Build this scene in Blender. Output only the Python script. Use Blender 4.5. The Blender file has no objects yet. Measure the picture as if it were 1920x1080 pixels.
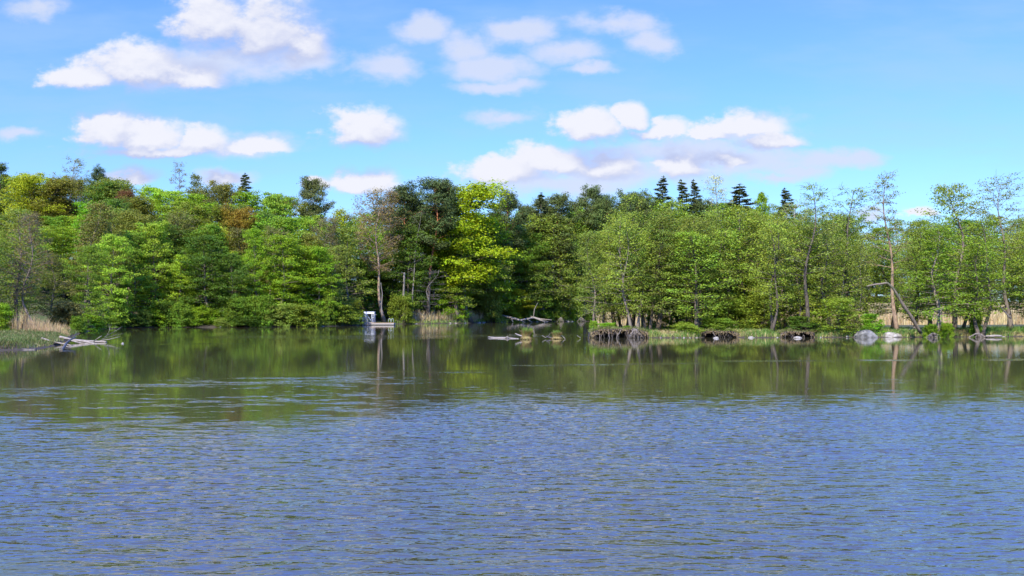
import bpy, math, random
import numpy as np

SC = bpy.context.scene
COL = SC.collection
R = math.radians
F = 1844.0            # focal length in pixels of the 1920 wide photograph
HORIZON = 583.0       # pixel row of the horizon
CAM_Z = 3.0
PITCH = math.atan((HORIZON - 540) / F)
CP, SP = math.cos(PITCH), math.sin(PITCH)

# ------------------------------------------------------------------ placing
def ray(px, py):
    x, u = (px - 960) / F, (540 - py) / F
    return np.array([x, CP - u * SP, SP + u * CP])
def at(px, py, Y):
    d = ray(px, py)
    return d * (Y / d[1]) + np.array([0, 0, CAM_Z])
def on(px, py, z=0.0):
    d = ray(px, py)
    return d * ((z - CAM_Z) / d[2]) + np.array([0, 0, CAM_Z])
def smooth(x, a, b):
    t = np.clip((x - a) / (b - a), 0, 1)
    return t * t * (3 - 2 * t)

# ------------------------------------------------------------------ objects
def tag(o, label=None, cat=None, group=None, kind=None):
    if label: o['label'] = label
    if cat: o['category'] = cat
    if group: o['group'] = group
    if kind: o['kind'] = kind
    return o
def empty(name, loc=(0, 0, 0), rz=0.0):
    o = bpy.data.objects.new(name, None)
    o.empty_display_size = 0.3
    o.location = loc
    o.rotation_euler = (0, 0, rz)
    COL.objects.link(o)
    return o

class Buf:
    """collects quads; builds one mesh"""
    def __init__(s):
        s.v, s.f, s.n, s.sm = [], [], 0, []
    def add(s, v, f, sm=True):
        v = np.asarray(v, float).reshape(-1, 3); f = np.asarray(f, int).reshape(-1, 4)
        s.v.append(v); s.f.append(f + s.n); s.n += len(v); s.sm.append(np.full(len(f), sm))
    def tube(s, pts, rad, sides=6, cap=True):
        p = np.asarray(pts, float); n = len(p)
        rad = np.broadcast_to(np.asarray(rad, float), (n,))
        t = np.gradient(p, axis=0); t /= np.linalg.norm(t, axis=1)[:, None] + 1e-9
        ref = np.array([0, 0, 1.0]) if abs(t[:, 2]).mean() < 0.8 else np.array([1.0, 0, 0])
        a = np.cross(t, ref); a /= np.linalg.norm(a, axis=1)[:, None] + 1e-9
        b = np.cross(t, a)
        th = np.arange(sides) * 2 * math.pi / sides
        v = p[:, None] + rad[:, None, None] * (np.cos(th)[None, :, None] * a[:, None] + np.sin(th)[None, :, None] * b[:, None])
        i = np.arange(n - 1)[:, None] * sides; j = np.arange(sides)[None]; k = (j + 1) % sides
        f = np.stack([i + j, i + k, i + k + sides, i + j + sides], -1).reshape(-1, 4)
        base = s.n
        s.add(v.reshape(-1, 3), f)
        if cap:
            m = n * sides
            vv = np.array([p[0], p[-1]])
            f1 = np.stack([np.full(sides, m), k[0], j[0], np.full(sides, m)], -1)
            f2 = np.stack([np.full(sides, m + 1), (n - 1) * sides + j[0], (n - 1) * sides + k[0], np.full(sides, m + 1)], -1)
            s.v.append(vv); s.n += 2
            # end caps as triangles stored with a repeated index
            s.f.append(np.concatenate([f1, f2]) + base); s.sm.append(np.full(2 * sides, False))
    def box(s, lo, hi):
        x0, y0, z0 = lo; x1, y1, z1 = hi
        v = [(x0,y0,z0),(x1,y0,z0),(x1,y1,z0),(x0,y1,z0),(x0,y0,z1),(x1,y0,z1),(x1,y1,z1),(x0,y1,z1)]
        s.add(v, [(0,3,2,1),(4,5,6,7),(0,1,5,4),(1,2,6,5),(2,3,7,6),(3,0,4,7)], False)
    def mesh(s, name):
        v = np.concatenate(s.v); f = np.concatenate(s.f); sm = np.concatenate(s.sm)
        tri = f[:, 0] == f[:, 3]
        cnt = np.where(tri, 3, 4)
        keep = np.ones((len(f), 4), bool); keep[tri, 3] = False
        loops = f[keep]
        start = np.concatenate([[0], np.cumsum(cnt)[:-1]])
        me = bpy.data.meshes.new(name)
        me.vertices.add(len(v)); me.vertices.foreach_set('co', v.ravel())
        me.loops.add(len(loops)); me.loops.foreach_set('vertex_index', loops.astype(np.int32))
        me.polygons.add(len(f)); me.polygons.foreach_set('loop_start', start.astype(np.int32))
        me.polygons.foreach_set('loop_total', cnt.astype(np.int32))
        me.polygons.foreach_set('use_smooth', sm)
        me.update(calc_edges=True)
        return me
    def build(s, name, mat, parent=None, loc=None):
        me = s.mesh(name); me.materials.append(mat)
        o = bpy.data.objects.new(name, me); COL.objects.link(o)
        if parent: o.parent = parent
        if loc is not None: o.location = loc
        return o
def put(name, me, parent=None, loc=None):
    o = bpy.data.objects.new(name, me); COL.objects.link(o)
    if parent: o.parent = parent
    if loc is not None: o.location = loc
    return o

# ------------------------------------------------------------------ node helper
class NT:
    def __init__(s, tree): s.t = tree; s.l = tree.links
    def n(s, typ, ins=None, **kw):
        nd = s.t.nodes.new(typ)
        for k, v in kw.items(): setattr(nd, k, v)
        for k, v in (ins or {}).items():
            if hasattr(v, 'is_output'): s.l.new(v, nd.inputs[k])
            else: nd.inputs[k].default_value = v
        return nd
    def m(s, op, a, b=0.0, c=0.0, clamp=False):
        nd = s.n('ShaderNodeMath', operation=op, use_clamp=clamp)
        for i, v in enumerate((a, b, c)):
            if hasattr(v, 'is_output'): s.l.new(v, nd.inputs[i])
            else: nd.inputs[i].default_value = v
        return nd.outputs[0]
    def vm(s, op, a, b=(0,0,0), c=(0,0,0), out=0):
        nd = s.n('ShaderNodeVectorMath', operation=op)
        for i, v in enumerate((a, b, c)):
            if i >= len(nd.inputs): break
            if hasattr(v, 'is_output'): s.l.new(v, nd.inputs[i])
            elif op == 'SCALE' and i == 1: pass
            else: nd.inputs[i].default_value = v
        return nd.outputs[out]
    def mr(s, v, a, b, c=0.0, d=1.0, interp='SMOOTHSTEP'):
        nd = s.n('ShaderNodeMapRange', {0: v, 1: a, 2: b, 3: c, 4: d}, interpolation_type=interp)
        return nd.outputs[0]
    def noise(s, vec, scale, detail=2.0, rough=0.5, out=0, dims='3D'):
        nd = s.n('ShaderNodeTexNoise', {'Vector': vec, 'Scale': scale, 'Detail': detail, 'Roughness': rough}, noise_dimensions=dims)
        return nd.outputs[out]
    def mix(s, f, a, b, typ='MIX'):
        nd = s.n('ShaderNodeMix', data_type='RGBA', blend_type=typ)
        for i, v in ((0, f), (6, a), (7, b)):
            if hasattr(v, 'is_output'): s.l.new(v, nd.inputs[i])
            else: nd.inputs[i].default_value = v if i == 0 else (tuple(v) + (1,))[:4]
        return nd.outputs[2]
def new_mat(name):
    m = bpy.data.materials.new(name); m.use_nodes = True
    t = m.node_tree; t.nodes.clear()
    nt = NT(t); out = t.nodes.new('ShaderNodeOutputMaterial')
    return m, nt, out
def simple(name, col, rough=0.8, var=0.25, scale=6.0, metal=0.0, col2=None, bump=0.0, stretch=(1,1,1)):
    m, nt, out = new_mat(name)
    tc = nt.n('ShaderNodeTexCoord').outputs['Object']
    v = nt.vm('MULTIPLY', tc, stretch)
    a = nt.noise(v, scale, 5, 0.6)
    fac = nt.mr(a, 0.3, 0.7)
    c2 = col2 or tuple(c * (1 - var) for c in col)
    c = nt.mix(fac, c2, col)
    p = nt.n('ShaderNodeBsdfPrincipled', {'Base Color': c, 'Roughness': rough, 'Metallic': metal})
    if bump:
        b = nt.n('ShaderNodeBump', {'Height': a, 'Strength': 1.0, 'Distance': bump})
        nt.l.new(b.outputs[0], p.inputs['Normal'])
    nt.l.new(p.outputs[0], out.inputs[0])
    return m

# ------------------------------------------------------------------ materials
def leaf_mat(name, trans=0.42, spec=0.12, hue_var=0.035, val_var=0.45, patch=0.5):
    m, nt, out = new_mat(name)
    oc = nt.n('ShaderNodeObjectInfo').outputs['Color']
    rnd = nt.n('ShaderNodeNewGeometry').outputs['Random Per Island']
    tc = nt.n('ShaderNodeTexCoord').outputs['Object']
    pn = nt.noise(tc, patch, 2, 0.5)
    hue = nt.m('ADD', nt.m('MULTIPLY_ADD', rnd, hue_var, 0.5 - hue_var / 2), nt.m('MULTIPLY', nt.m('SUBTRACT', pn, 0.5), 0.07))
    r2 = nt.m('FRACT', nt.m('MULTIPLY', rnd, 17.31))
    val = nt.m('ADD', nt.m('MULTIPLY_ADD', r2, val_var, 1 - val_var / 2), nt.m('MULTIPLY', nt.m('SUBTRACT', pn, 0.5), 0.7))
    hs = nt.n('ShaderNodeHueSaturation', {'Hue': hue, 'Saturation': 1.0, 'Value': val, 'Color': oc})
    d = nt.n('ShaderNodeBsdfPrincipled', {'Base Color': hs.outputs[0], 'Roughness': 0.6, 'Specular IOR Level': spec})
    tcol = nt.mix(1.0, hs.outputs[0], (1.25, 1.2, 0.5), 'MULTIPLY')
    t = nt.n('ShaderNodeBsdfTranslucent', {'Color': tcol})
    mx = nt.n('ShaderNodeMixShader', {0: trans}); nt.l.new(d.outputs[0], mx.inputs[1]); nt.l.new(t.outputs[0], mx.inputs[2])
    nt.l.new(mx.outputs[0], out.inputs[0])
    return m
M_LEAF = leaf_mat('leaf_green')
M_NEEDLE = leaf_mat('needle_green', trans=0.12, spec=0.1, hue_var=0.02, val_var=0.5)
M_GRASS = leaf_mat('grass_blades', trans=0.3, hue_var=0.05, patch=0.35)

def bark_mat(name, c1, c2, scale=3.0):
    m, nt, out = new_mat(name)
    tc = nt.n('ShaderNodeTexCoord').outputs['Object']
    v = nt.vm('MULTIPLY', tc, (6, 6, 1.2))
    a = nt.noise(v, scale * 0.5, 5, 0.65)
    w = nt.noise(tc, 0.5, 3, 0.6)
    oc = nt.n('ShaderNodeObjectInfo').outputs['Color']
    c = nt.mix(nt.mr(a, 0.32, 0.68), c2, c1)
    c = nt.mix(nt.mr(w, 0.48, 0.66, 0, 0.55), c, (0.06, 0.075, 0.035))
    c = nt.mix(1.0, c, oc, 'MULTIPLY')
    p = nt.n('ShaderNodeBsdfPrincipled', {'Base Color': c, 'Roughness': 0.9, 'Specular IOR Level': 0.2})
    b = nt.n('ShaderNodeBump', {'Height': a, 'Strength': 1.0, 'Distance': 0.03}); nt.l.new(b.outputs[0], p.inputs['Normal'])
    nt.l.new(p.outputs[0], out.inputs[0])
    return m
M_BARK = bark_mat('bark_grey_brown', (0.19, 0.15, 0.11), (0.075, 0.058, 0.042))
M_DEAD = bark_mat('bark_weathered_grey', (0.18, 0.155, 0.13), (0.08, 0.068, 0.055))
def pine_bark():
    m, nt, out = new_mat('bark_pine_orange')
    tc = nt.n('ShaderNodeTexCoord').outputs['Object']
    z = nt.n('ShaderNodeSeparateXYZ', {0: tc}).outputs[2]
    a = nt.noise(nt.vm('MULTIPLY', tc, (6, 6, 1.5)), 1.5, 5, 0.65)
    hi = nt.mix(nt.mr(a, 0.3, 0.7), (0.20, 0.075, 0.03), (0.42, 0.17, 0.07))
    lo = nt.mix(nt.mr(a, 0.3, 0.7), (0.06, 0.045, 0.035), (0.16, 0.12, 0.09))
    c = nt.mix(nt.mr(z, 5.0, 11.0), lo, hi)
    p = nt.n('ShaderNodeBsdfPrincipled', {'Base Color': c, 'Roughness': 0.9, 'Specular IOR Level': 0.2})
    nt.l.new(p.outputs[0], out.inputs[0])
    return m
M_PINEBARK = pine_bark()
M_WOOD = simple('weathered_driftwood', (0.26, 0.22, 0.175), 0.85, col2=(0.10, 0.078, 0.06), scale=5, bump=0.02, stretch=(0.6, 3, 3))
M_WETWOOD = simple('dark_wet_wood', (0.10, 0.075, 0.05), 0.6, col2=(0.03, 0.022, 0.016), scale=5, bump=0.02)
M_ROOT = simple('grey_root_wood', (0.20, 0.16, 0.125), 0.85, col2=(0.05, 0.04, 0.03), scale=4, bump=0.02)
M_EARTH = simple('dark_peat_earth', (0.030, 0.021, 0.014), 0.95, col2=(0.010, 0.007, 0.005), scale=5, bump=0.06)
M_STONE = simple('grey_granite', (0.18, 0.17, 0.155), 0.85, col2=(0.055, 0.052, 0.045), scale=2.2, bump=0.06)
M_STONE_PALE = simple('pale_stone', (0.29, 0.26, 0.22), 0.8, col2=(0.12, 0.10, 0.075), scale=3.5, bump=0.02)  # the stone's own pale colour with random darker mottling
M_METAL = simple('galvanised_steel', (0.40, 0.42, 0.44), 0.4, var=0.15, metal=0.3)
M_WHITE = simple('white_painted_panel', (0.50, 0.51, 0.53), 0.5, var=0.08)
M_DECK = simple('grey_deck_boards', (0.27, 0.24, 0.21), 0.8, var=0.4, scale=8, stretch=(0.4, 4, 1))
M_DECKTOP = simple('warm_deck_boards', (0.45, 0.27, 0.14), 0.8, var=0.4, scale=8, stretch=(4, 0.4, 1))
M_FLOAT = simple('black_float', (0.03, 0.028, 0.025), 0.6)

def mesh_panel_mat():
    m, nt, out = new_mat('wire_mesh_panel')
    tc = nt.n('ShaderNodeTexCoord').outputs['Object']
    fr = nt.vm('FRACTION', nt.vm('SCALE', tc)) if False else None
    s = nt.n('ShaderNodeVectorMath', operation='SCALE'); nt.l.new(tc, s.inputs[0]); s.inputs['Scale'].default_value = 14.0
    f = nt.vm('FRACTION', s.outputs[0])
    xyz = nt.n('ShaderNodeSeparateXYZ', {0: f})
    a = nt.m('LESS_THAN', xyz.outputs[0], 0.22); a2 = nt.m('LESS_THAN', xyz.outputs[1], 0.22); b = nt.m('LESS_THAN', xyz.outputs[2], 0.22)
    k = nt.m('MAXIMUM', nt.m('MAXIMUM', nt.m('MULTIPLY', a, a2), a), b)
    p = nt.n('ShaderNodeBsdfPrincipled', {'Base Color': (0.6, 0.62, 0.64, 1), 'Roughness': 0.4, 'Metallic': 0.2})
    t = nt.n('ShaderNodeBsdfTransparent')
    mx = nt.n('ShaderNodeMixShader', {0: k}); nt.l.new(t.outputs[0], mx.inputs[1]); nt.l.new(p.outputs[0], mx.inputs[2])
    nt.l.new(mx.outputs[0], out.inputs[0])
    return m
M_MESH = mesh_panel_mat()

# ------------------------------------------------------------------ the lake, in plan
far_px = [(-700, 640), (-300, 652), (-60, 660), (0, 657), (40, 656), (62, 655), (90, 651), (112, 641), (128, 633), (150, 624), (185, 617), (225, 615),
          (300, 613.5), (420, 613.5), (520, 613), (600, 612), (660, 610.5), (700, 608), (745, 607.5), (800, 607), (870, 606), (930, 604.5),
          (1000, 603.5), (1060, 603), (1110, 602.5), (1200, 602), (1400, 602), (1700, 602), (1900, 602), (2250, 602), (2700, 604)]
lake = [tuple(on(x, y)[:2]) for x, y in far_px] + [(420, 120), (420, -60), (60, -60), (14, 3.5), (-14, 3.5), (-60, -60), (-260, -60), (-260, 70)]
pen_front = [(1108, 627), (1112, 632), (1140, 632.4), (1180, 632.4), (1207, 632.4), (1218, 633.3), (1300, 633.5), (1314, 633), (1322, 631.8), (1380, 631.8), (1388, 633), (1400, 633.5),
             (1460, 633), (1472, 631.8), (1522, 631.8), (1536, 632.8), (1620, 632.5), (1700, 632.5), (1760, 632), (1920, 631), (2150, 629), (2600, 626)]
pen_back = [(2600, 608), (2100, 612), (1900, 613), (1700, 614), (1500, 615), (1350, 616), (1240, 618), (1150, 621), (1112, 625)]
penin = [tuple(on(x, y)[:2]) for x, y in pen_front + pen_back]
def sdf(P, poly):
    """signed distance, positive inside"""
    P = np.asarray(P, float); d = np.full(len(P), 1e9); inside = np.zeros(len(P), bool)
    n = len(poly)
    for i in range(n):
        a = np.array(poly[i]); b = np.array(poly[(i + 1) % n]); ab = b - a
        t = np.clip(((P - a) @ ab) / (ab @ ab + 1e-9), 0, 1)
        d = np.minimum(d, np.linalg.norm(P - (a + t[:, None] * ab), axis=1))
        c = (a[1] > P[:, 1]) != (b[1] > P[:, 1])
        xi = (b[0] - a[0]) * (P[:, 1] - a[1]) / (b[1] - a[1] + 1e-12) + a[0]
        inside ^= c & (P[:, 0] < xi)
    return np.where(inside, d, -d)
def vnoise(x, y, seed=0):
    """cheap smooth value noise"""
    xi, yi = np.floor(x).astype(int), np.floor(y).astype(int); fx, fy = x - xi, y - yi
    fx, fy = fx * fx * (3 - 2 * fx), fy * fy * (3 - 2 * fy)
    def h(a, b):
        v = np.sin(a * 127.1 + b * 311.7 + seed * 74.7) * 43758.5453
        return v - np.floor(v)
    return (h(xi, yi) * (1 - fx) + h(xi + 1, yi) * fx) * (1 - fy) + (h(xi, yi + 1) * (1 - fx) + h(xi + 1, yi + 1) * fx) * fy
def terrain(X, Y):
    X = np.atleast_1d(np.asarray(X, float)); Y = np.atleast_1d(np.asarray(Y, float))
    P = np.stack([X, Y], 1)
    dl = sdf(P, lake); dp = sdf(P, penin)
    land = np.maximum(-dl, dp)                      # >0 on land
    h = np.where(land > 0, 0.06 + 0.42 * smooth(land, 0, 1.6) + 0.25 * (vnoise(X / 7, Y / 7) - 0.5) * smooth(land, 1, 6), -1.6 * smooth(-land, 0, 5))
    ang = X / np.maximum(np.abs(Y), 20)
    amp = np.interp(ang, [-1.2, -0.55, -0.4, -0.25, -0.16, -0.05, 0.1, 0.25, 0.5, 1.2], [13, 14, 15, 14, 10, 11, 12, 10, 6, 6])
    d_back = np.where(dp > 0, 0, np.maximum(-dl, 0))
    h = h + np.where(Y > 120, amp * smooth(d_back, 4, 62) + 4 * (vnoise(X / 40, Y / 40, 3) - 0.5) * smooth(d_back, 20, 60), 0)
    h = h + np.where(Y < 8, 1.1 * smooth(-dl, 0.2, 2.2), 0)
    return h
def gz(x, y): return float(terrain(x, y)[0])

def build_ground():
    xs = np.concatenate([np.linspace(-3500, -320, 14)[:-1], np.arange(-320, -130, 5), np.arange(-130, 130, 1.6), np.arange(130, 320, 5), np.linspace(320, 3500, 14)])
    ys = np.concatenate([np.linspace(-1200, -20, 8)[:-1], np.arange(-20, 20, 1.5), np.arange(20, 60, 5), np.arange(60, 150, 1.0), np.arange(150, 340, 2.2), np.linspace(340, 5000, 16)])
    XX, YY = np.meshgrid(xs, ys)
    Z = terrain(XX.ravel(), YY.ravel())
    v = np.stack([XX.ravel(), YY.ravel(), Z], 1)
    nx, ny = len(xs), len(ys)
    i = (np.arange(ny - 1)[:, None] * nx + np.arange(nx - 1)[None]).ravel()
    b = Buf(); b.add(v, np.stack([i, i + 1, i + nx + 1, i + nx], 1))
    m, nt, out = new_mat('forest_floor_and_bank')
    tc = nt.n('ShaderNodeTexCoord').outputs['Object']
    n1 = nt.noise(tc, 0.35, 4, 0.6); n2 = nt.noise(tc, 3.0, 4, 0.6)
    z = nt.n('ShaderNodeSeparateXYZ', {0: tc}).outputs[2]
    c = nt.mix(nt.mr(n1, 0.4, 0.6), (0.055, 0.042, 0.025), (0.05, 0.075, 0.018))
    c = nt.mix(nt.mr(n2, 0.45, 0.7, 0, 0.6), c, (0.11, 0.085, 0.05))
    c = nt.mix(nt.mr(z, 0.05, 0.35), (0.05, 0.04, 0.03), c)
    p = nt.n('ShaderNodeBsdfPrincipled', {'Base Color': c, 'Roughness': 0.95, 'Specular IOR Level': 0.1})
    nt.l.new(p.outputs[0], out.inputs[0])
    o = b.build('ground', m); tag(o, kind='structure')
build_ground()

# ------------------------------------------------------------------ water
def water_mat():
    g = bpy.data.node_groups.new('wave_height', 'ShaderNodeTree')
    g.interface.new_socket('P', in_out='INPUT', socket_type='NodeSocketVector')
    g.interface.new_socket('H', in_out='OUTPUT', socket_type='NodeSocketFloat')
    nt = NT(g); gi = g.nodes.new('NodeGroupInput'); go = g.nodes.new('NodeGroupOutput')
    P = gi.outputs[0]
    # wind ripples with long crests, two trains, plus fine chop
    w = nt.noise(nt.vm('MULTIPLY', P, (0.5, 0.5, 1)), 1.0, 1, 0.5, out=1)
    P2 = nt.vm('MULTIPLY_ADD', w, (0.6, 0.6, 0), P)
    a = nt.noise(nt.vm('MULTIPLY', P2, (0.9, 2.6, 1)), 1.0, 1.0, 0.5)
    b = nt.noise(nt.vm('MULTIPLY', P2, (2.4, 6.5, 1)), 1.0, 1.5, 0.55)
    c = nt.noise(nt.vm('MULTIPLY', P, (7.0, 15.0, 1)), 1.0, 1.0, 0.5)
    h = nt.m('ADD', nt.m('MULTIPLY', a, 0.100), nt.m('ADD', nt.m('MULTIPLY', b, 0.060), nt.m('MULTIPLY', c, 0.018)))
    nt.l.new(h, go.inputs[0])
    m, nt, out = new_mat('lake_water')
    P = nt.n('ShaderNodeTexCoord').outputs['Object']
    eps = 0.012
    def H(v):
        n = nt.n('ShaderNodeGroup'); n.node_tree = g; nt.l.new(v, n.inputs[0]); return n.outputs[0]
    h0 = H(P); hx = H(nt.vm('ADD', P, (eps, 0, 0))); hy = H(nt.vm('ADD', P, (0, eps, 0)))
    sx = nt.m('DIVIDE', nt.m('SUBTRACT', hx, h0), eps); sy = nt.m('DIVIDE', nt.m('SUBTRACT', hy, h0), eps)
    wind = nt.n('ShaderNodeAttribute', attribute_name='wind').outputs['Fac']
    amp = nt.m('MULTIPLY_ADD', wind, RIPPLE, 0.012)
    k = nt.n('ShaderNodeVectorMath', operation='SCALE')
    nt.l.new(nt.n('ShaderNodeCombineXYZ', {0: sx, 1: sy, 2: 0.0}).outputs[0], k.inputs[0]); nt.l.new(nt.m('MULTIPLY', amp, -1.0), k.inputs['Scale'])
    N = nt.vm('NORMALIZE', nt.vm('ADD', nt.n('ShaderNodeNewGeometry').outputs['Normal'], k.outputs[0]))
    p = nt.n('ShaderNodeBsdfPrincipled', {'Base Color': (0.044, 0.039, 0.018, 1), 'Roughness': 0.03, 'IOR': 1.55, 'Normal': N})
    nt.l.new(p.outputs[0], out.inputs[0])
    return m
RIPPLE = 0.65
def wind_mask(X, Y):
    """how strongly the wind roughens the lake at each place: calm under the far trees, rippled in the open"""
    Ys = np.maximum(Y, 5.0)
    py = HORIZON + CAM_Z * F / Ys; px = 960 + F * X / Ys
    n1 = vnoise(X / 5, Y / 1.6, 1) * .6 + vnoise(X / 1.9, Y / .6, 2) * .4
    n2 = vnoise(X / 9, Y / 2.6, 3) * .5 + vnoise(X / 2.5, Y / .8, 4) * .5
    fb = np.interp(px, [-200, 0, 300, 600, 700, 900, 1400, 1920], [845, 838, 822, 795, 765, 744, 750, 748]) + (n1 - .5) * np.interp(px, [600, 900], [50, 14])
    full = smooth(py - fb + (vnoise(X / .5, Y / .2, 12) - .5) * 50, -16, 40)
    lb = np.interp(px, [-200, 0, 150, 300, 600, 700, 790, 820], [732, 729, 722, 712, 703, 702, 706, 708]) + (n1 - .5) * 12
    hf = vnoise(X / .42, Y / .17, 11) * .5 + vnoise(X / 1.1, Y / .45, 13) * .5
    light = smooth(py - lb, -2, 4) * (smooth(hf * .7 + n2 * .5 + .25 * smooth(py, 760, 840), .66, .86) * .7 + .02)
    light = light * (1 - .8 * smooth(px + 160 * (n1 - .5), 640, 900))
    first = (1 - smooth(px + 160 * (n1 - .5), 560, 800)) * smooth(py - lb, -2, 3) * (1 - smooth(py - lb, 12, 26)) * .55 * smooth(n1, .3, .5)
    a = np.maximum(full, np.maximum(light, first))
    for (p0, p1, q0, q1, th, am) in [(380, 1110, 632, 629, 2.2, .5), (560, 900, 635, 634.5, 1.0, .4), (470, 950, 702, 697, 3, .35), (930, 1330, 686, 681, 1.3, .45), (1330, 1980, 677, 674, 1.2, .55), (200, 480, 646, 644, .8, .35), (1000, 1700, 738, 741, 2, .3)]:
        c = np.interp(px, [p0, p1], [q0, q1]); e = smooth(px, p0 - 30, p0 + 60) * (1 - smooth(px, p1 - 60, p1 + 30))
        a = np.maximum(a, am * e * np.exp(-((py - c) / th) ** 2) * smooth(n2, .3, .55))
    a = a * (0.62 + 0.42 * vnoise(X / 3.5, Y / 1.5, 6) + 0.42 * vnoise(X / 9, Y / 3.5, 16))
    a = a * np.interp(py, [760, 900, 1080], [1.0, .88, .66]) * (1 - .6 * smooth(py, 1000, 1060) * (1 - smooth(px, 60, 220)))
    return np.clip(np.maximum(a, 0.0), 0, 1.2)
def build_water():
    dx = 0.09; xs = np.concatenate([[-700, -300, -150, -80, -50], np.arange(-36, 36, dx), [50, 80, 150, 300, 700]])
    ys = [-60., -20., 0., 5.]; y = 8.0
    while y < 62: ys.append(y); y += max(0.032, 0.0014 * y)
    while y < 140: ys.append(y); y += 0.8
    ys = np.array(ys + [150., 170., 200., 240., 300.])
    XX, YY = np.meshgrid(xs, ys); X, Y = XX.ravel(), YY.ravel()
    wd = wind_mask(X, Y)
    rg = np.random.default_rng(8)
    Z = np.zeros(len(X)); dense = (np.abs(X) < 36) & (Y > 7.9) & (Y < 62)
    xd, yd = X[dense], Y[dense]
    wx = xd + 0.8 * (vnoise(xd / 2.3, yd / 2.3, 7) - .5); wy = yd + 0.5 * (vnoise(xd / 1.7, yd / 1.7, 9) - .5)
    z = np.zeros(len(xd))
    for k in range(56):
        lam = 0.13 * (0.62 / 0.13) ** (rg.random() ** 1.7); th = rg.normal() * 0.40; kk = 2 * math.pi / lam
        sl = 0.027
        z += sl / kk * np.sin(kk * (wx * math.sin(th) + wy * math.cos(th)) + rg.uniform(0, 6.28))
    fade = smooth(36 - np.abs(xd), 0, 3) * smooth(yd, 7.9, 9) * smooth(62 - yd, 0, 8)
    Z[dense] = z * wd[dense] * fade * WAVE
    nx, ny = len(xs), len(ys)
    i = (np.arange(ny - 1)[:, None] * nx + np.arange(nx - 1)[None]).ravel()
    b = Buf(); b.add(np.stack([X, Y, Z], 1), np.stack([i, i + 1, i + nx + 1, i + nx], 1))
    o = b.build('water', water_mat())
    at_ = o.data.attributes.new('wind', 'FLOAT', 'POINT'); at_.data.foreach_set('value', wd.astype(np.float32))
    tag(o, kind='structure')
WAVE = 0.92
build_water()

# ------------------------------------------------------------------ tree prototypes
def unit(v): return v / (np.linalg.norm(v, axis=-1, keepdims=True) + 1e-9)
def leaves(buf, c, n, size, rng, aspect=0.6, up=0.55, centre=None, long=False, outw=0.8):
    """n leaf quads around clump centres c (M,7: x y z r flat dirx diry)"""
    c = np.repeat(c, n, axis=0); m = len(c)
    d = rng.normal(size=(m, 3)) * 0.5
    ln = np.linalg.norm(d, axis=1, keepdims=True)
    d = d / ln * np.minimum(ln, 1.15)
    off = d.copy(); off[:, 2] *= c[:, 4]
    p = c[:, :3] + off * c[:, 3:4]
    nrm = unit(outw * unit(d) + np.array([0, 0, up]) + 0.62 * rng.normal(size=(m, 3)))
    tng = unit(np.cross(nrm, rng.normal(size=(m, 3))))
    if long: tng = unit(off + 0.4 * rng.normal(size=(m, 3)))
    bt = unit(np.cross(nrm, tng))
    s = size * rng.uniform(0.6, 1.35, (m, 1))
    a = p - tng * s * 0.5; b2 = p + bt * s * aspect * 0.5; cc = p + tng * s * 0.5; dd = p - bt * s * aspect * 0.5
    v = np.stack([a, b2, cc, dd], 1).reshape(-1, 3)
    buf.add(v, np.arange(m * 4).reshape(-1, 4), False)

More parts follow.
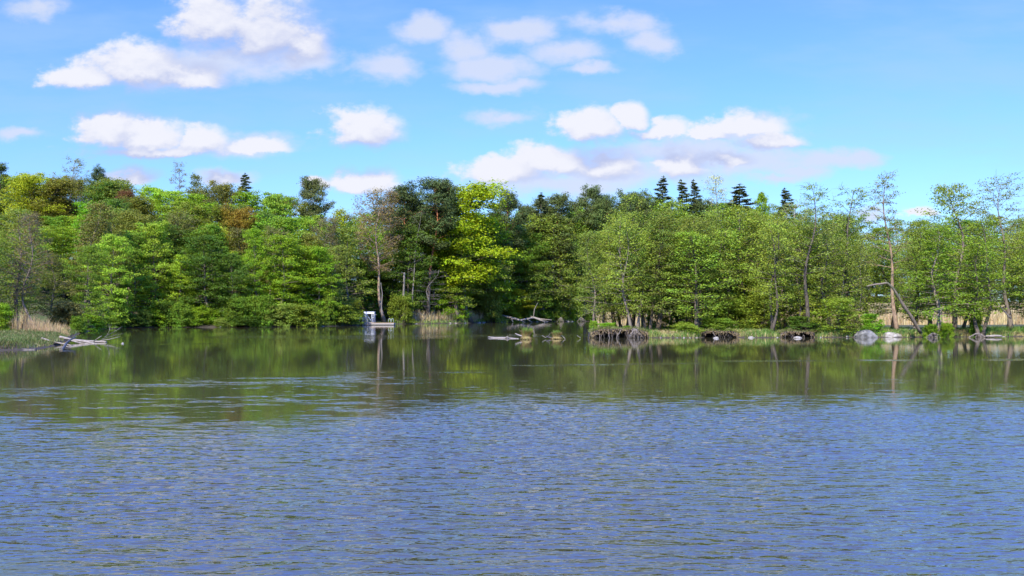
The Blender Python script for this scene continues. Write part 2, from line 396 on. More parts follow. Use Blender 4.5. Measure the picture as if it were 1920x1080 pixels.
PROF = {
    'round': lambda u: np.sqrt(np.clip(1 - np.abs(2 * u - 0.92) ** 2.6 / 1.25, 0.02, 1)),
    'cone': lambda u: 0.04 + 0.96 * (1 - u) ** 0.9,
    'oval': lambda u: np.sqrt(np.clip(1 - (2 * u - 1) ** 2, 0.06, 1)) * (1.05 - 0.25 * u),
    'dome': lambda u: np.sqrt(np.clip(1.02 - u ** 3.2, 0.03, 1)),
    'top': lambda u: np.sqrt(np.clip(1 - (2 * u - 1.05) ** 2, 0.08, 1)),
    'column': lambda u: np.clip(1.1 - u, 0.1, 1) ** 0.55 * (0.75 + 0.25 * np.sin(u * 9)),
}
def tree_proto(seed, H=15, cr=4, t0=0.25, nb=46, el=(5, 55), prof='round', ns=6, crad=0.9, flat=0.6, nleaf=16, size=0.22, tr=0.2,
               wob=0.35, droop=15, stems=1, needle=False, twigs=0, skip=0.0, lean=0.0, bare_frac=0.0, up=0.55, aspect=0.6, limb=0.45, gap=0.0):
    rng = np.random.default_rng(seed)
    W, L = Buf(), Buf(); cl = []
    for st in range(stems):
        n = 13; t = np.linspace(0, 1, n)
        ph = rng.uniform(0, 6.28, 4)
        az0 = rng.uniform(0, 6.28)
        sp = (0.0 if stems == 1 else 0.16 * H * (0.6 + 0.4 * rng.random()))
        h = H * (1 if st == 0 else rng.uniform(0.72, 0.95))
        if stems > 1: az0 = st * 6.28 / stems + rng.uniform(-.4, .4)
        tx = wob * (np.sin(t * 4 + ph[0]) - np.sin(ph[0])) + wob * 0.45 * (np.sin(t * 10 + ph[1]) - np.sin(ph[1])) + sp * math.cos(az0) * t ** 0.8 + lean * H * t
        ty = wob * (np.sin(t * 4.5 + ph[2]) - np.sin(ph[2])) + wob * 0.45 * (np.sin(t * 11 + ph[3]) - np.sin(ph[3])) + sp * math.sin(az0) * t ** 0.8
        if stems > 1: tx += 0.3 * math.cos(az0); ty += 0.3 * math.sin(az0)
        tp = np.stack([tx, ty, h * t - 0.15], 1)
        rr = tr * (1 - 0.93 * t ** 0.85) * (1 + 0.55 * np.exp(-t * 28)) * (1 if stems == 1 else 0.8)
        W.tube(tp, rr, 8)
        nbs = nb if stems == 1 else int(nb * 0.7)
        for i in range(nbs):
            u = (i + rng.random()) / nbs
            if rng.random() < skip: continue
            tt = t0 + (0.985 - t0) * u
            p0 = np.array([np.interp(tt, t, tp[:, k]) for k in range(3)])
            r0 = np.interp(tt, t, rr)
            az = i * 2.399 + rng.uniform(-.5, .5) + ph[0]
            e = R(np.interp(u, [0, 1], el) + rng.uniform(-12, 12))
            Lb = max(0.12 if needle else 0.5, cr * float(PROF[prof](u)) * (rng.uniform(0.4, 1.35) if needle else rng.uniform(0.62, 1.18)))
            if gap and math.sin(az * 2 + u * 9 + ph[1]) > 1 - gap: Lb *= 0.55
            npt = 6; pts = [p0]; d_el = e; a_ = az
            for k in range(npt - 1):
                d_el -= R(droop) / npt * rng.uniform(0.4, 1.6); a_ += rng.uniform(-.22, .22)
                pts.append(pts[-1] + Lb / (npt - 1) * np.array([math.cos(a_) * math.cos(d_el), math.sin(a_) * math.cos(d_el), math.sin(d_el)]))
            pts = np.array(pts)
            rb = min(r0 * limb, 0.018 * Lb + 0.03)
            W.tube(pts, np.linspace(rb, 0.012, npt), 4, False)
            bare = rng.random() < bare_frac
            s0 = 0.35 if not needle else 0.25
            for j in range(ns):
                s = s0 + (1 - s0) * (j + rng.random() * 0.8) / ns
                s = min(s, 1.0)
                q = np.array([np.interp(s * (npt - 1), np.arange(npt), pts[:, k]) for k in range(3)])
                side = (1 if j % 2 else -1) * R(rng.uniform(25, 75))
                ls = Lb * 0.42 * (1.15 - s) + (0.1 if needle else 0.35); cs = min(1.0, 0.3 + Lb / 1.8) if needle else 1.0
                ee = R(rng.uniform(-15, 35)) if not needle else R(rng.uniform(-10, 10))
                dd = np.array([math.cos(a_ + side) * math.cos(ee), math.sin(a_ + side) * math.cos(ee), math.sin(ee)])
                q2 = q + dd * ls
                W.tube([q, (q + q2) / 2 + rng.normal(size=3) * 0.05, q2], [rb * 0.45, rb * 0.3, 0.008], 3, False)
                for k in range(twigs):
                    qq = q + dd * ls * rng.uniform(0.3, 1)
                    W.tube([qq, qq + unit(dd + rng.normal(size=3) * 0.8) * rng.uniform(0.4, 0.9)], [0.014, 0.006], 3, False)
                if not bare:
                    cl.append((*q2, cs * crad * rng.uniform(0.6, 1.25), flat, 0, 0))
                    if ls > crad: cl.append((*((q + q2) / 2), cs * crad * rng.uniform(0.5, 1.0), flat, 0, 0))
            if not bare: cl.append((*pts[-1], cs * crad * rng.uniform(0.6, 1.1), flat, 0, 0))
        if not bare_frac or bare_frac < 0.9: cl.append((*tp[-1], crad * (0.35 if needle else 0.8), 1.0, 0, 0))
    if cl and nleaf > 0:
        leaves(L, np.array(cl), nleaf, size, rng, long=needle, up=up, aspect=aspect, outw=0.8)
    return W, (L if cl and nleaf > 0 else None)

PROTO = {}
def proto(key, barkmat, leafmat, **kw):
    W, L = tree_proto(**kw)
    wm = W.mesh('trunk'); wm.materials.append(barkmat)
    lm = None; r = 1
    if L:
        lm = L.mesh('crown'); lm.materials.append(leafmat)
    allv = np.concatenate((L or W).v)
    PROTO.setdefault(key, []).append((wm, lm, allv[:, 2].max(), np.percentile(np.abs(allv[:, 0]), 97)))

for s in range(5):   # riverside alders, airy
    proto('alder', M_BARK, M_LEAF, seed=10 + s, H=15, cr=3.3, t0=[.16, .22, .12, .26, .2][s], nb=68, el=(0, 55), prof=['oval', 'column', 'oval', 'top', 'column'][s], ns=6,
          crad=0.62, flat=0.6, nleaf=14, size=0.17, tr=0.23, wob=0.4, droop=10, gap=0.5)
for s in range(3):
    proto('alder_multi', M_BARK, M_LEAF, seed=30 + s, H=14, cr=2.7, t0=0.2, nb=52, el=(0, 50), prof='oval', ns=5,
          crad=0.62, flat=0.6, nleaf=13, size=0.17, tr=0.23, wob=0.35, droop=8, stems=[2, 3, 2][s], gap=0.5)
for s in range(3):   # tall airy trees against the sky
    proto('airy', M_BARK, M_LEAF, seed=50 + s, H=18, cr=3.6, t0=[.40, .5, .35][s], nb=[30, 28, 34][s], el=(18, 62), prof=['column', 'top', 'oval'][s], ns=6,
          crad=0.5, flat=0.6, nleaf=7, size=0.16, tr=0.2, wob=0.35, droop=0, twigs=1, gap=0.7)
for s in range(5):   # dense layered broadleaf trees
    proto('broad', M_BARK, M_LEAF, seed=70 + s, H=18, cr=5.6, t0=[.06, .1, .14, .08, .2][s], nb=62, el=(-8, 60), prof=['round', 'round', 'oval', 'dome', 'round'][s], ns=7,
          crad=1.2, flat=0.30, nleaf=26, size=0.31, tr=0.3, wob=0.4, droop=18, gap=0.5, up=0.8)
for s in range(3):   # clumpy oaks
    proto('oak', M_BARK, M_LEAF, seed=90 + s, H=19, cr=6.0, t0=[.28, .2, .3][s], nb=48, el=(5, 70), prof='round', ns=8,
          crad=1.1, flat=0.62, nleaf=44, size=0.27, tr=0.38, wob=0.6, droop=5, gap=0.35, up=0.6)
for s in range(3):   # olive, half-open trees
    proto('open', M_BARK, M_LEAF, seed=110 + s, H=18, cr=4.2, t0=[.3, .22, .4][s], nb=56, el=(5, 55), prof=['oval', 'column', 'top'][s], ns=6,
          crad=0.8, flat=0.5, nleaf=13, size=0.25, tr=0.22, wob=0.5, droop=10, gap=0.6)
for s in range(3):   # pines: high flat needle pads
    proto('pine', M_PINEBARK, M_NEEDLE, seed=130 + s, H=22, cr=4.6, t0=[.55, .62, .5][s], nb=34, el=(8, 55), prof='dome', ns=8,
          crad=0.95, flat=0.5, nleaf=44, size=0.34, tr=0.27, wob=0.5, droop=-8, up=0.7, aspect=0.3, gap=0.7)
for s in range(2):   # spruces
    proto('spruce', M_BARK, M_NEEDLE, seed=150 + s, H=22, cr=3.4, t0=0.12, nb=120, el=(-16, 26), prof='cone', ns=6,
          crad=0.36, flat=0.45, nleaf=14, size=0.34, tr=0.25, wob=0.16, droop=10, needle=True, up=0.6, aspect=0.28)
for s in range(3):   # young trees leafed to the ground
    proto('young', M_BARK, M_LEAF, seed=210 + s, H=7, cr=2.5, t0=.04, nb=44, el=(5, 60), prof=['oval', 'dome', 'oval'][s], ns=5,
          crad=0.55, flat=0.6, nleaf=18, size=0.17, tr=0.09, wob=0.3, droop=10, stems=[1, 2, 1][s], gap=0.5)
proto('twiggy', M_BARK, M_LEAF, seed=170, H=22, cr=4.2, t0=.38, nb=56, el=(25, 65), prof='top', ns=8, crad=.8, flat=.8, nleaf=6, size=.22, tr=.23, wob=.5, droop=-5, twigs=4)
proto('twiggy', M_BARK, M_LEAF, seed=171, H=16, cr=3.2, t0=.3, nb=44, el=(10, 55), prof='oval', ns=7, crad=.8, flat=.8, nleaf=5, size=.2, tr=.2, wob=.8, droop=5, twigs=4, lean=.12)
proto('dead', M_DEAD, M_LEAF, seed=180, H=18, cr=2.2, t0=.45, nb=16, el=(20, 65), prof='oval', ns=4, nleaf=0, tr=.2, wob=.5, droop=-10, twigs=2, skip=.2)
proto('dead', M_DEAD, M_LEAF, seed=181, H=14, cr=2.2, t0=.3, nb=22, el=(-10, 50), prof='oval', ns=5, nleaf=0, tr=.16, wob=.7, droop=20, twigs=3)
for s in range(4):   # shrubs
    proto('shrub', M_BARK, M_LEAF, seed=190 + s, H=3.2, cr=2.0, t0=0.03, nb=40, el=(5, 75), prof='dome', ns=4,
          crad=0.5, flat=0.6, nleaf=20, size=0.2, tr=0.07, wob=0.2, droop=15, stems=[1, 2, 3, 2][s])

def shoreY(px):
    xs, ys = zip(*[(p, on(p, q)[1]) for p, q in far_px])
    return float(np.interp(px, xs, ys))
trng = random.Random(5)
LEAF_GAIN = (1.47, 1.27, 0.85)
def jit(c, k=0.14, r=trng):
    f = 1 + r.uniform(-k, k)
    return tuple(max(0.004, x * f * (1 + r.uniform(-k / 2, k / 2))) for x in c[:3]) + (1,)
def tree(name, key, var, px, top, Y, wpx, col, label, cat='tree', group=None, bark=(1, 1, 1), rz=None, z0=None, base_py=None):
    """px: trunk foot; top: pixel row of the tree top; wpx: crown width in pixels"""
    if base_py is not None: Y = None
    if Y > 185: Y = max(Y, shoreY(px) + (0.6 if name == 'shrub' else 2.5))
    X = (px - 960) / F * Y
    z = gz(X, Y) if z0 is None else z0
    ztop = at(px, top, Y)[2]
    wm, lm, h, rad = PROTO[key][var % len(PROTO[key])]
    sz = max(0.5, ztop - z) / h
    sw = (wpx / F * Y / 2) / rad if wpx else sz
    o = empty(name, (X, Y, z - 0.05), trng.uniform(0, 6.28) if rz is None else rz)
    o.scale = (sw, sw, sz)
    t = put('trunk', wm, o); t.color = tuple(bark) + (1,)
    if lm: c = put('crown', lm, o); c.color = tuple(a * g for a, g in zip(col[:3], LEAF_GAIN)) + (1,)
    return tag(o, label, cat, group)
# crown colours (real leaf albedo, spring)
ALD = (0.160, 0.232, 0.038); ALD2 = (0.125, 0.185, 0.038); OLV = (0.105, 0.125, 0.040); BRT = (0.125, 0.228, 0.016); YEL = (0.200, 0.260, 0.018)
BRZ = (0.118, 0.128, 0.027); DRK = (0.055, 0.110, 0.018); PIN = (0.042, 0.068, 0.026); SPR = (0.046, 0.066, 0.028); GRY = (0.150, 0.170, 0.085)
RED = (0.100, 0.055, 0.030); BRN = (0.130, 0.110, 0.045); MID = (0.085, 0.165, 0.020); LIM = (0.170, 0.285, 0.030)

# ---- trees one can point to: name, proto, variant, foot px, top py, distance, crown width px, colour, label
T = [
 # left bank and left edge
 ('leaning_tree', 'twiggy', 1, 70, 395, 128, 95, BRN, 'nearly bare tree with a crooked brown trunk leaning on the left bank'),
 ('alder_tree', 'alder', 0, 28, 385, 132, 110, ALD2, 'leafy alder with a leaning bare trunk in front of the reeds at the left edge'),
 ('alder_tree', 'alder_multi', 0, -30, 400, 124, 130, ALD2, 'alder cut by the left edge of the picture, nearest to the grassy bank'),
 ('conifer_tree', 'pine', 2, -8, 298, 232, 70, PIN, 'dark bluish conifer cut by the left edge, its top against the sky'),
 ('oak_tree', 'oak', 1, 45, 318, 222, 100, YEL, 'yellow-green rounded tree on the skyline at the far left'),
 ('oak_tree', 'oak', 0, 100, 330, 224, 120, BRZ, 'olive-bronze broad oak on the skyline under the airy pale treetop'),
 ('airy_tree', 'airy', 2, 126, 292, 238, 60, (0.15, 0.16, 0.07), 'thin half-leafed tree standing above the skyline, leftmost of the bare tops'),
 ('pine_tree', 'pine', 0, 180, 306, 246, 41, PIN, 'small dark pine top poking out of the skyline right of the airy pale treetop'),
 ('broadleaf_tree', 'open', 0, 175, 335, 228, 110, (0.07, 0.11, 0.03), 'dark green tree on the skyline just below the small dark pine top'),
 ('broadleaf_tree', 'oak', 2, 228, 328, 230, 110, (0.11, 0.15, 0.02), 'olive-green tree on the skyline left of the low white cloud'),
 ('copper_tree', 'oak', 0, 228, 352, 218, 66, RED, 'dark reddish-brown leafed tree amid the green wood on the left'),
 ('oak_tree', 'airy', 0, 327, 301, 238, 52, (0.14, 0.125, 0.04), 'half-open bronze treetop standing highest right of the low white cloud'),
 ('broadleaf_tree', 'open', 1, 360, 322, 236, 46, (0.09, 0.12, 0.03), 'olive tree shoulder to the right of the half-open bronze treetop'),
 ('maple_tree', 'broad', 0, 345, 360, 214, 130, BRT, 'big bright green tree behind the slender grey trunk'),
 ('maple_tree', 'broad', 1, 165, 376, 206, 90, (0.10, 0.24, 0.015), 'bright green rounded tree behind the leaning bare tree on the left bank'),
 ('maple_tree', 'broad', 3, 292, 415, 199, 130, BRT, 'vivid green layered tree reaching to the water left of the slender trunk'),
 ('slender_tree', 'open', 2, 338, 392, 198.5, 90, OLV, 'slender tree with a straight grey trunk between two bright green trees'),
 ('open_tree', 'open', 0, 218, 385, 196.5, 120, ALD2, 'olive tree with a broad dark trunk at the waterline above the white stones'),
 ('chestnut_tree', 'broad', 4, 408, 418, 200, 100, (0.20, 0.26, 0.03), 'yellow-green blossoming chestnut leaning over the water right of the slender grey trunk'),
 ('chestnut_tree', 'broad', 0, 447, 470, 198.5, 95, (0.12, 0.235, 0.025), 'lower bright green tree overhanging the water right of the yellow-green chestnut'),
 ('spruce_tree', 'spruce', 0, 456, 322, 250, 80, SPR, 'single dark spruce tip on the skyline above the bronze oaks'),
 ('oak_tree', 'oak', 1, 425, 338, 236, 90, BRZ, 'bronze-green oak on the skyline just left of the single spruce tip'),
 ('oak_tree', 'oak', 2, 455, 378, 214, 85, (0.155, 0.125, 0.022), 'orange-bronze oak in the middle of the left wood above the blossoming chestnut'),
 ('maple_tree', 'broad', 2, 505, 358, 228, 85, (0.13, 0.24, 0.03), 'light green tree below the skyline right of the spruce tip'),
 ('pale_tree', 'open', 2, 508, 420, 199, 60, OLV, 'thin tree with a pale curved trunk at the bank left of the floating platform'),
 ('maple_tree', 'broad', 1, 545, 400, 206, 120, (0.11, 0.215, 0.022), 'wide mid-green tree on the slope below the dark ragged pine'),
 ('maple_tree', 'broad', 3, 575, 455, 199, 120, (0.12, 0.20, 0.015), 'dense yellowish green tree low over the water left of the floating platform'),
 ('maple_tree', 'broad', 0, 618, 520, 204, 66, (0.11, 0.20, 0.018), 'low leafy tree touching the water directly left of the floating platform'),
 ('pine_tree', 'pine', 1, 580, 326, 240, 75, (0.055, 0.075, 0.028), 'dark ragged pine standing above the wood left of the gap in the skyline'),
 ('open_tree', 'twiggy', 0, 612, 400, 212, 70, (0.13, 0.13, 0.05), 'grey-brown twiggy tree between the dark ragged pine and the platform'),
 ('open_tree', 'open', 1, 645, 385, 226, 60, YEL, 'yellow-olive tree at the lowest dip of the skyline'),
 ('open_tree', 'alder', 2, 650, 455, 222, 95, OLV, 'grey-green tree just above and behind the floating platform'),
 ('bare_tree', 'twiggy', 0, 721, 345, 212, 105, (0.15, 0.13, 0.05), 'tall nearly bare tree with a pale thick trunk right behind the platform'),
 ('dead_tree', 'dead', 0, 776, 385, 213, 40, ALD, 'pale dead trunk with bare branches in front of the dark pines'),
 ('pine_tree', 'pine', 0, 757, 336, 238, 104, PIN, 'leftmost dark pine of the group left of the huge oak'),
 ('pine_tree', 'pine', 2, 801, 327, 236, 122, PIN, 'tallest dark pine of the group left of the huge oak'),
 ('pine_tree', 'pine', 1, 828, 330, 242, 73, PIN, 'dark pine whose crown touches the left side of the huge oak'),
 ('oak_tree', 'oak', 0, 878, 336, 226, 190, (0.185, 0.27, 0.012), 'huge vivid yellow-green oak, the brightest and broadest crown'),
 ('oak_tree', 'broad', 2, 925, 405, 229, 110, (0.15, 0.25, 0.02), 'bright green tree leaning out below the right side of the huge oak'),
 ('pine_tree', 'pine', 0, 955, 351, 252, 73, PIN, 'dark flat-topped pine right of the huge yellow-green oak'),
 ('spruce_tree', 'spruce', 1, 1012, 358, 262, 70, (0.05, 0.07, 0.035), 'thin pointed spruce between two dark pines in the middle skyline'),
 ('pine_tree', 'pine', 2, 1055, 359, 262, 90, (0.05, 0.075, 0.025), 'dark rounded pine right of the thin pointed spruce'),
 ('pine_tree', 'pine', 1, 1121, 343, 262, 75, (0.05, 0.08, 0.03), 'tall dark pine standing highest in the middle of the right skyline'),
 ('pine_tree', 'pine', 0, 1172, 352, 262, 63, PIN, 'dark ragged pine left of the round-topped pine on the right skyline'),
 ('pine_tree', 'pine', 2, 1212, 353, 258, 80, (0.065, 0.10, 0.03), 'round-topped green pine left of the three dark spruces'),
 ('maple_tree', 'broad', 1, 1236, 364, 254, 34, BRT, 'small vivid green treetop just below the three dark spruces'),
 ('spruce_tree', 'spruce', 0, 1246, 328, 268, 100, SPR, 'left one of the three close dark spruces on the skyline'),
 ('spruce_tree', 'spruce', 1, 1274, 335, 270, 84, SPR, 'middle one of the three close dark spruces on the skyline'),
 ('spruce_tree', 'spruce', 0, 1303, 334, 268, 80, SPR, 'right one of the three close dark spruces on the skyline'),
 ('airy_tree', 'airy', 2, 1342, 326, 240, 66, (0.30, 0.34, 0.20), 'silvery pale green treetop against the sky right of the three spruces'),
 ('spruce_tree', 'spruce', 1, 1394, 343, 256, 128, SPR, 'wide dark conifer standing alone right of the silvery treetop'),
 ('maple_tree', 'broad', 2, 1428, 357, 250, 44, BRT, 'vivid green treetop beside the wide dark conifer'),
 ('spruce_tree', 'spruce', 0, 1472, 350, 254, 96, SPR, 'ragged dark spruce, rightmost conifer on the skyline'),
 ('maple_tree', 'broad', 4, 1082, 384, 252, 56, (0.12, 0.235, 0.03), 'bright green treetop in front of the dark pines in the middle skyline'),
 ('yellow_tree', 'oak', 1, 968, 540, 233, 66, (0.20, 0.24, 0.015), 'small yellow-green tree low at the far shore above the fallen trunk'),
 ('alder_tree', 'alder', 1, 855, 440, 224, 80, ALD, 'alder with a thin straight trunk in front of the huge oak'),
 ('alder_tree', 'alder', 3, 912, 425, 226, 90, ALD2, 'alder with a slanting trunk in front of the huge oak, on its right'),
 ('alder_tree', 'alder', 1, 985, 418, 246, 90, ALD2, 'alder at the far shore directly above the big fallen tree'),
 ('alder_tree', 'alder', 0, 1014, 398, 250, 100, ALD, 'alder in front of the thin pointed spruce at the far shore'),
 ('alder_tree', 'alder', 2, 1045, 402, 252, 100, ALD2, 'alder behind the grey root stump at the far shore'),
 ('alder_tree', 'alder', 3, 1075, 408, 251, 95, ALD, 'far-shore alder right of the one behind the grey root stump'),
 ('alder_tree', 'alder', 4, 1100, 398, 253, 95, MID, 'far-shore alder nearest to the two thin trunks of the peninsula'),
 # trees on the right peninsula
 ('alder_tree', 'alder', 1, 1114, 430, 118, 70, ALD2, 'thin alder, first trunk from the left end of the root-edged bank'),
 ('alder_tree', 'alder', 4, 1129, 415, 120, 64, ALD, 'thin alder, second trunk from the left end of the root-edged bank'),
 ('alder_tree', 'alder_multi', 1, 1187, 385, 113, 120, ALD, 'old alder with a peeling two-toned trunk above the exposed roots'),
 ('alder_tree', 'alder_multi', 0, 1213, 358, 120, 125, ALD2, 'tall forked dark-trunked alder behind the exposed roots'),
 ('alder_tree', 'alder', 2, 1268, 372, 124, 110, (0.15, 0.24, 0.035), 'alder with a bowed dark trunk right of the tall forked one'),
 ('alder_tree', 'alder', 0, 1305, 430, 113, 130, (0.16, 0.27, 0.04), 'low spreading light green alder left of the first dark hollow under the bank'),
 ('alder_tree', 'alder_multi', 2, 1352, 372, 120, 150, (0.155, 0.25, 0.04), 'broad light green alder above the middle dark hollow of the bank'),
 ('alder_tree', 'alder', 2, 1403, 385, 124, 130, ALD, 'leafy alder between the middle hollow and the double-trunked tree'),
 ('alder_tree', 'alder_multi', 0, 1446, 390, 113.5, 110, ALD, 'alder with two dark trunks joined at the foot in the grass'),
 ('alder_tree', 'airy', 0, 1512, 343, 113.5, 115, (0.15, 0.22, 0.055), 'tall alder with a dark straight trunk above the right hollow of the bank'),
 ('birch_tree', 'airy', 1, 1497, 372, 120, 70, (0.15, 0.22, 0.055), 'slim tree with a whitish trunk left of the tall straight alder'),
 ('alder_tree', 'airy', 2, 1582, 346, 121, 110, (0.15, 0.22, 0.055), 'tall airy alder rising above the others right of the straight dark trunk'),
 ('alder_tree', 'alder_multi', 1, 1560, 400, 116, 120, ALD2, 'several-stemmed alder left of the grey boulder'),
 ('alder_tree', 'airy', 0, 1682, 320, 115, 105, (0.13, 0.16, 0.05), 'tallest slender alder with a sunlit reddish trunk and open top'),
 ('alder_tree', 'alder', 4, 1756, 408, 113, 120, (0.12, 0.215, 0.025), 'alder with a straight pale grey trunk nearest the water on the right'),
 ('alder_tree', 'alder', 0, 1786, 338, 119, 120, (0.14, 0.21, 0.035), 'tall leafy alder with a pointed top between two open-topped ones'),
 ('alder_tree', 'alder_multi', 2, 1838, 395, 113, 130, (0.12, 0.20, 0.025), 'dark-trunked alder standing on roots at the water near the right edge'),
 ('alder_tree', 'airy', 1, 1895, 326, 118, 100, (0.13, 0.17, 0.05), 'open-topped alder near the right edge of the picture'),
 ('alder_tree', 'alder', 3, 1935, 400, 115, 120, ALD, 'alder cut by the right edge of the picture'),
]
for (nm, key, var, px, top, Y, w, col, label) in T:
    bark = (1, 1, 1)
    if 'pale thick' in label: bark = (1.6, 1.45, 1.35)
    if 'sunlit reddish' in label: bark = (1.5, 1.28, 1.1)  # sunlit look of this trunk is put into its bark tint
    if 'pale grey trunk' in label or 'grey trunk' in label: bark = (1.6, 1.6, 1.6)
    if 'whitish' in label or 'pale curved' in label: bark = (2.4, 2.3, 2.1)
    if 'dark' in label and Y < 130: bark = (0.6, 0.6, 0.6)
    tree(nm, key, var, px, top, Y, w, col, label, bark=bark)

# ---- the rest of the wood
SKY = [(-300, 330), (0, 335), (60, 335), (125, 335), (240, 340), (330, 345), (400, 350), (500, 362), (560, 372), (620, 385), (665, 400), (700, 392), (750, 375), (850, 385), (930, 400),
       (1000, 392), (1100, 388), (1200, 375), (1300, 375), (1400, 378), (1500, 385), (1600, 402), (1650, 412), (1750, 412), (1850, 405), (1920, 400), (2300, 400)]
SX, SY = zip(*SKY)
def zone(px):
    if px < 260: return 'at the far left'
    if px < 660: return 'left of the floating platform'
    if px < 840: return 'between the platform and the huge oak'
    if px < 1110: return 'behind the fallen trunk on the far shore'
    return 'beyond the right-hand alders'
rr = random.Random(11)
cols_left = [(MID, 'mid-green', 'broad'), (BRT, 'bright green', 'broad'), (OLV, 'olive', 'open'), ((0.115, 0.145, 0.028), 'olive-bronze', 'oak'), (DRK, 'dark green', 'broad'), (ALD2, 'grey-green', 'open'), (LIM, 'light green', 'broad')]
for row, (dy, k, step) in enumerate([(5, 0.78, 47), (16, 0.52, 50), (32, 0.26, 50), (52, 0.0, 44)]):
    px = -170 + row * 17
    while px < 2080:
        p = px + rr.uniform(-12, 12)
        sY = shoreY(p)
        if p < 150: sY = max(sY, 196 if row else 188)
        if p > 1240 and row < 1: px += step; continue
        if p > 1150 and row == 1: sY += 4
        Y = sY + dy + rr.uniform(-3, 4) + (10 if 630 < p < 735 and row == 0 else 0)
        top = np.interp(p, SX, SY) * (1 - k) + k * rr.uniform(430, 500) + rr.uniform(-7, 12)
        if row == 0 and p > 1000: top = rr.uniform(395, 450)
        if 665 < p < 745 and row < 2: top = max(top, 490 + 0 * row)
        if p < 1000 or row == 3:
            c, cn, key = rr.choice(cols_left if row else [cols_left[0], cols_left[1], cols_left[1], cols_left[6], cols_left[4], cols_left[5]])
            if p > 1000: c, cn, key = rr.choice([(ALD, 'light green', 'alder'), (MID, 'mid-green', 'broad'), (ALD2, 'olive', 'open')])
        else:
            c, cn, key = rr.choice([(ALD, 'light green', 'alder'), (ALD2, 'olive', 'alder'), (ALD, 'light green', 'alder_multi')])
        tree('forest_tree', key, rr.randrange(5), p, top, Y, rr.uniform(78, 112) * (0.92 if row else 0.85), jit(c),
             f'{cn} tree in the wood {zone(p)}', group=f'{cn} forest trees {zone(p)}')
        px += step
for p, top in [(935, 372), (985, 378), (1030, 366), (1088, 366), (1105, 372), (1146, 364), (1190, 366), (1225, 372), (1330, 370), (780, 350)]:
    tree('pine_tree', 'pine', rr.randrange(3), p, top, 268 + rr.uniform(0, 14), rr.uniform(62, 88), jit((0.05, 0.078, 0.028)), 'dark pine in the back row filling the skyline between its taller neighbours', group='back row pines on the skyline')
# alders filling the peninsula
px = 1150
i = 0
while px < 2080:
    p = px + rr.uniform(-9, 9); Y = rr.choice([116, 121, 126, 130]) + rr.uniform(-1.5, 1.5)
    if p < 1230: Y = min(Y, 121)
    top = rr.uniform(385, 440) if p < 1600 else rr.uniform(405, 460)
    if 1838 < p < 1888: px += 30; continue
    key = rr.choice(['alder', 'alder', 'alder_multi'])
    zn = 'left of the grey boulder' if p < 1635 else 'right of the grey boulder'
    tree('alder_tree', key, rr.randrange(5), p, top, Y, rr.uniform(80, 120), jit(ALD if rr.random() < .65 else ALD2),
         f'crowded alder on the right bank {zn}', group=f'alders crowding the right bank {zn}', bark=(0.8, 0.75, 0.7))
    px += 20 if px < 1540 else 40; i += 1
for px in list(range(1232, 2060, 22)):
    p = px + rr.uniform(-12, 12); Y = rr.choice([113, 118, 124, 131]) + rr.uniform(-1, 1)
    if p < 1230: Y = min(Y, 120)
    if (p > 1425 and px % 3 != 0) or p > 1655 or 1835 < p < 1890 or 1655 < p < 1700 and Y < 116: continue
    zn = 'left of the grey boulder' if p < 1635 else 'right of the grey boulder'
    tree('young_alder', 'young', rr.randrange(3), p, rr.uniform(490, 568), Y, rr.uniform(60, 95), jit((0.15, 0.24, 0.035)),
         f'low young alder between the trunks {zn}', group=f'young alders between the trunks {zn}', bark=(0.7, 0.65, 0.6))
# left bank company
for p, top, Y, w, c in [(-75, 410, 128, 120, ALD2), (5, 440, 140, 90, ALD), (50, 430, 150, 90, ALD2), (95, 470, 150, 80, OLV), (-120, 400, 118, 120, ALD)]:
    tree('alder_tree', 'alder', rr.randrange(5), p, top, Y, w, jit(c), 'leafy alder crowding the reedy bank at the left edge', group='alders crowding the left bank')

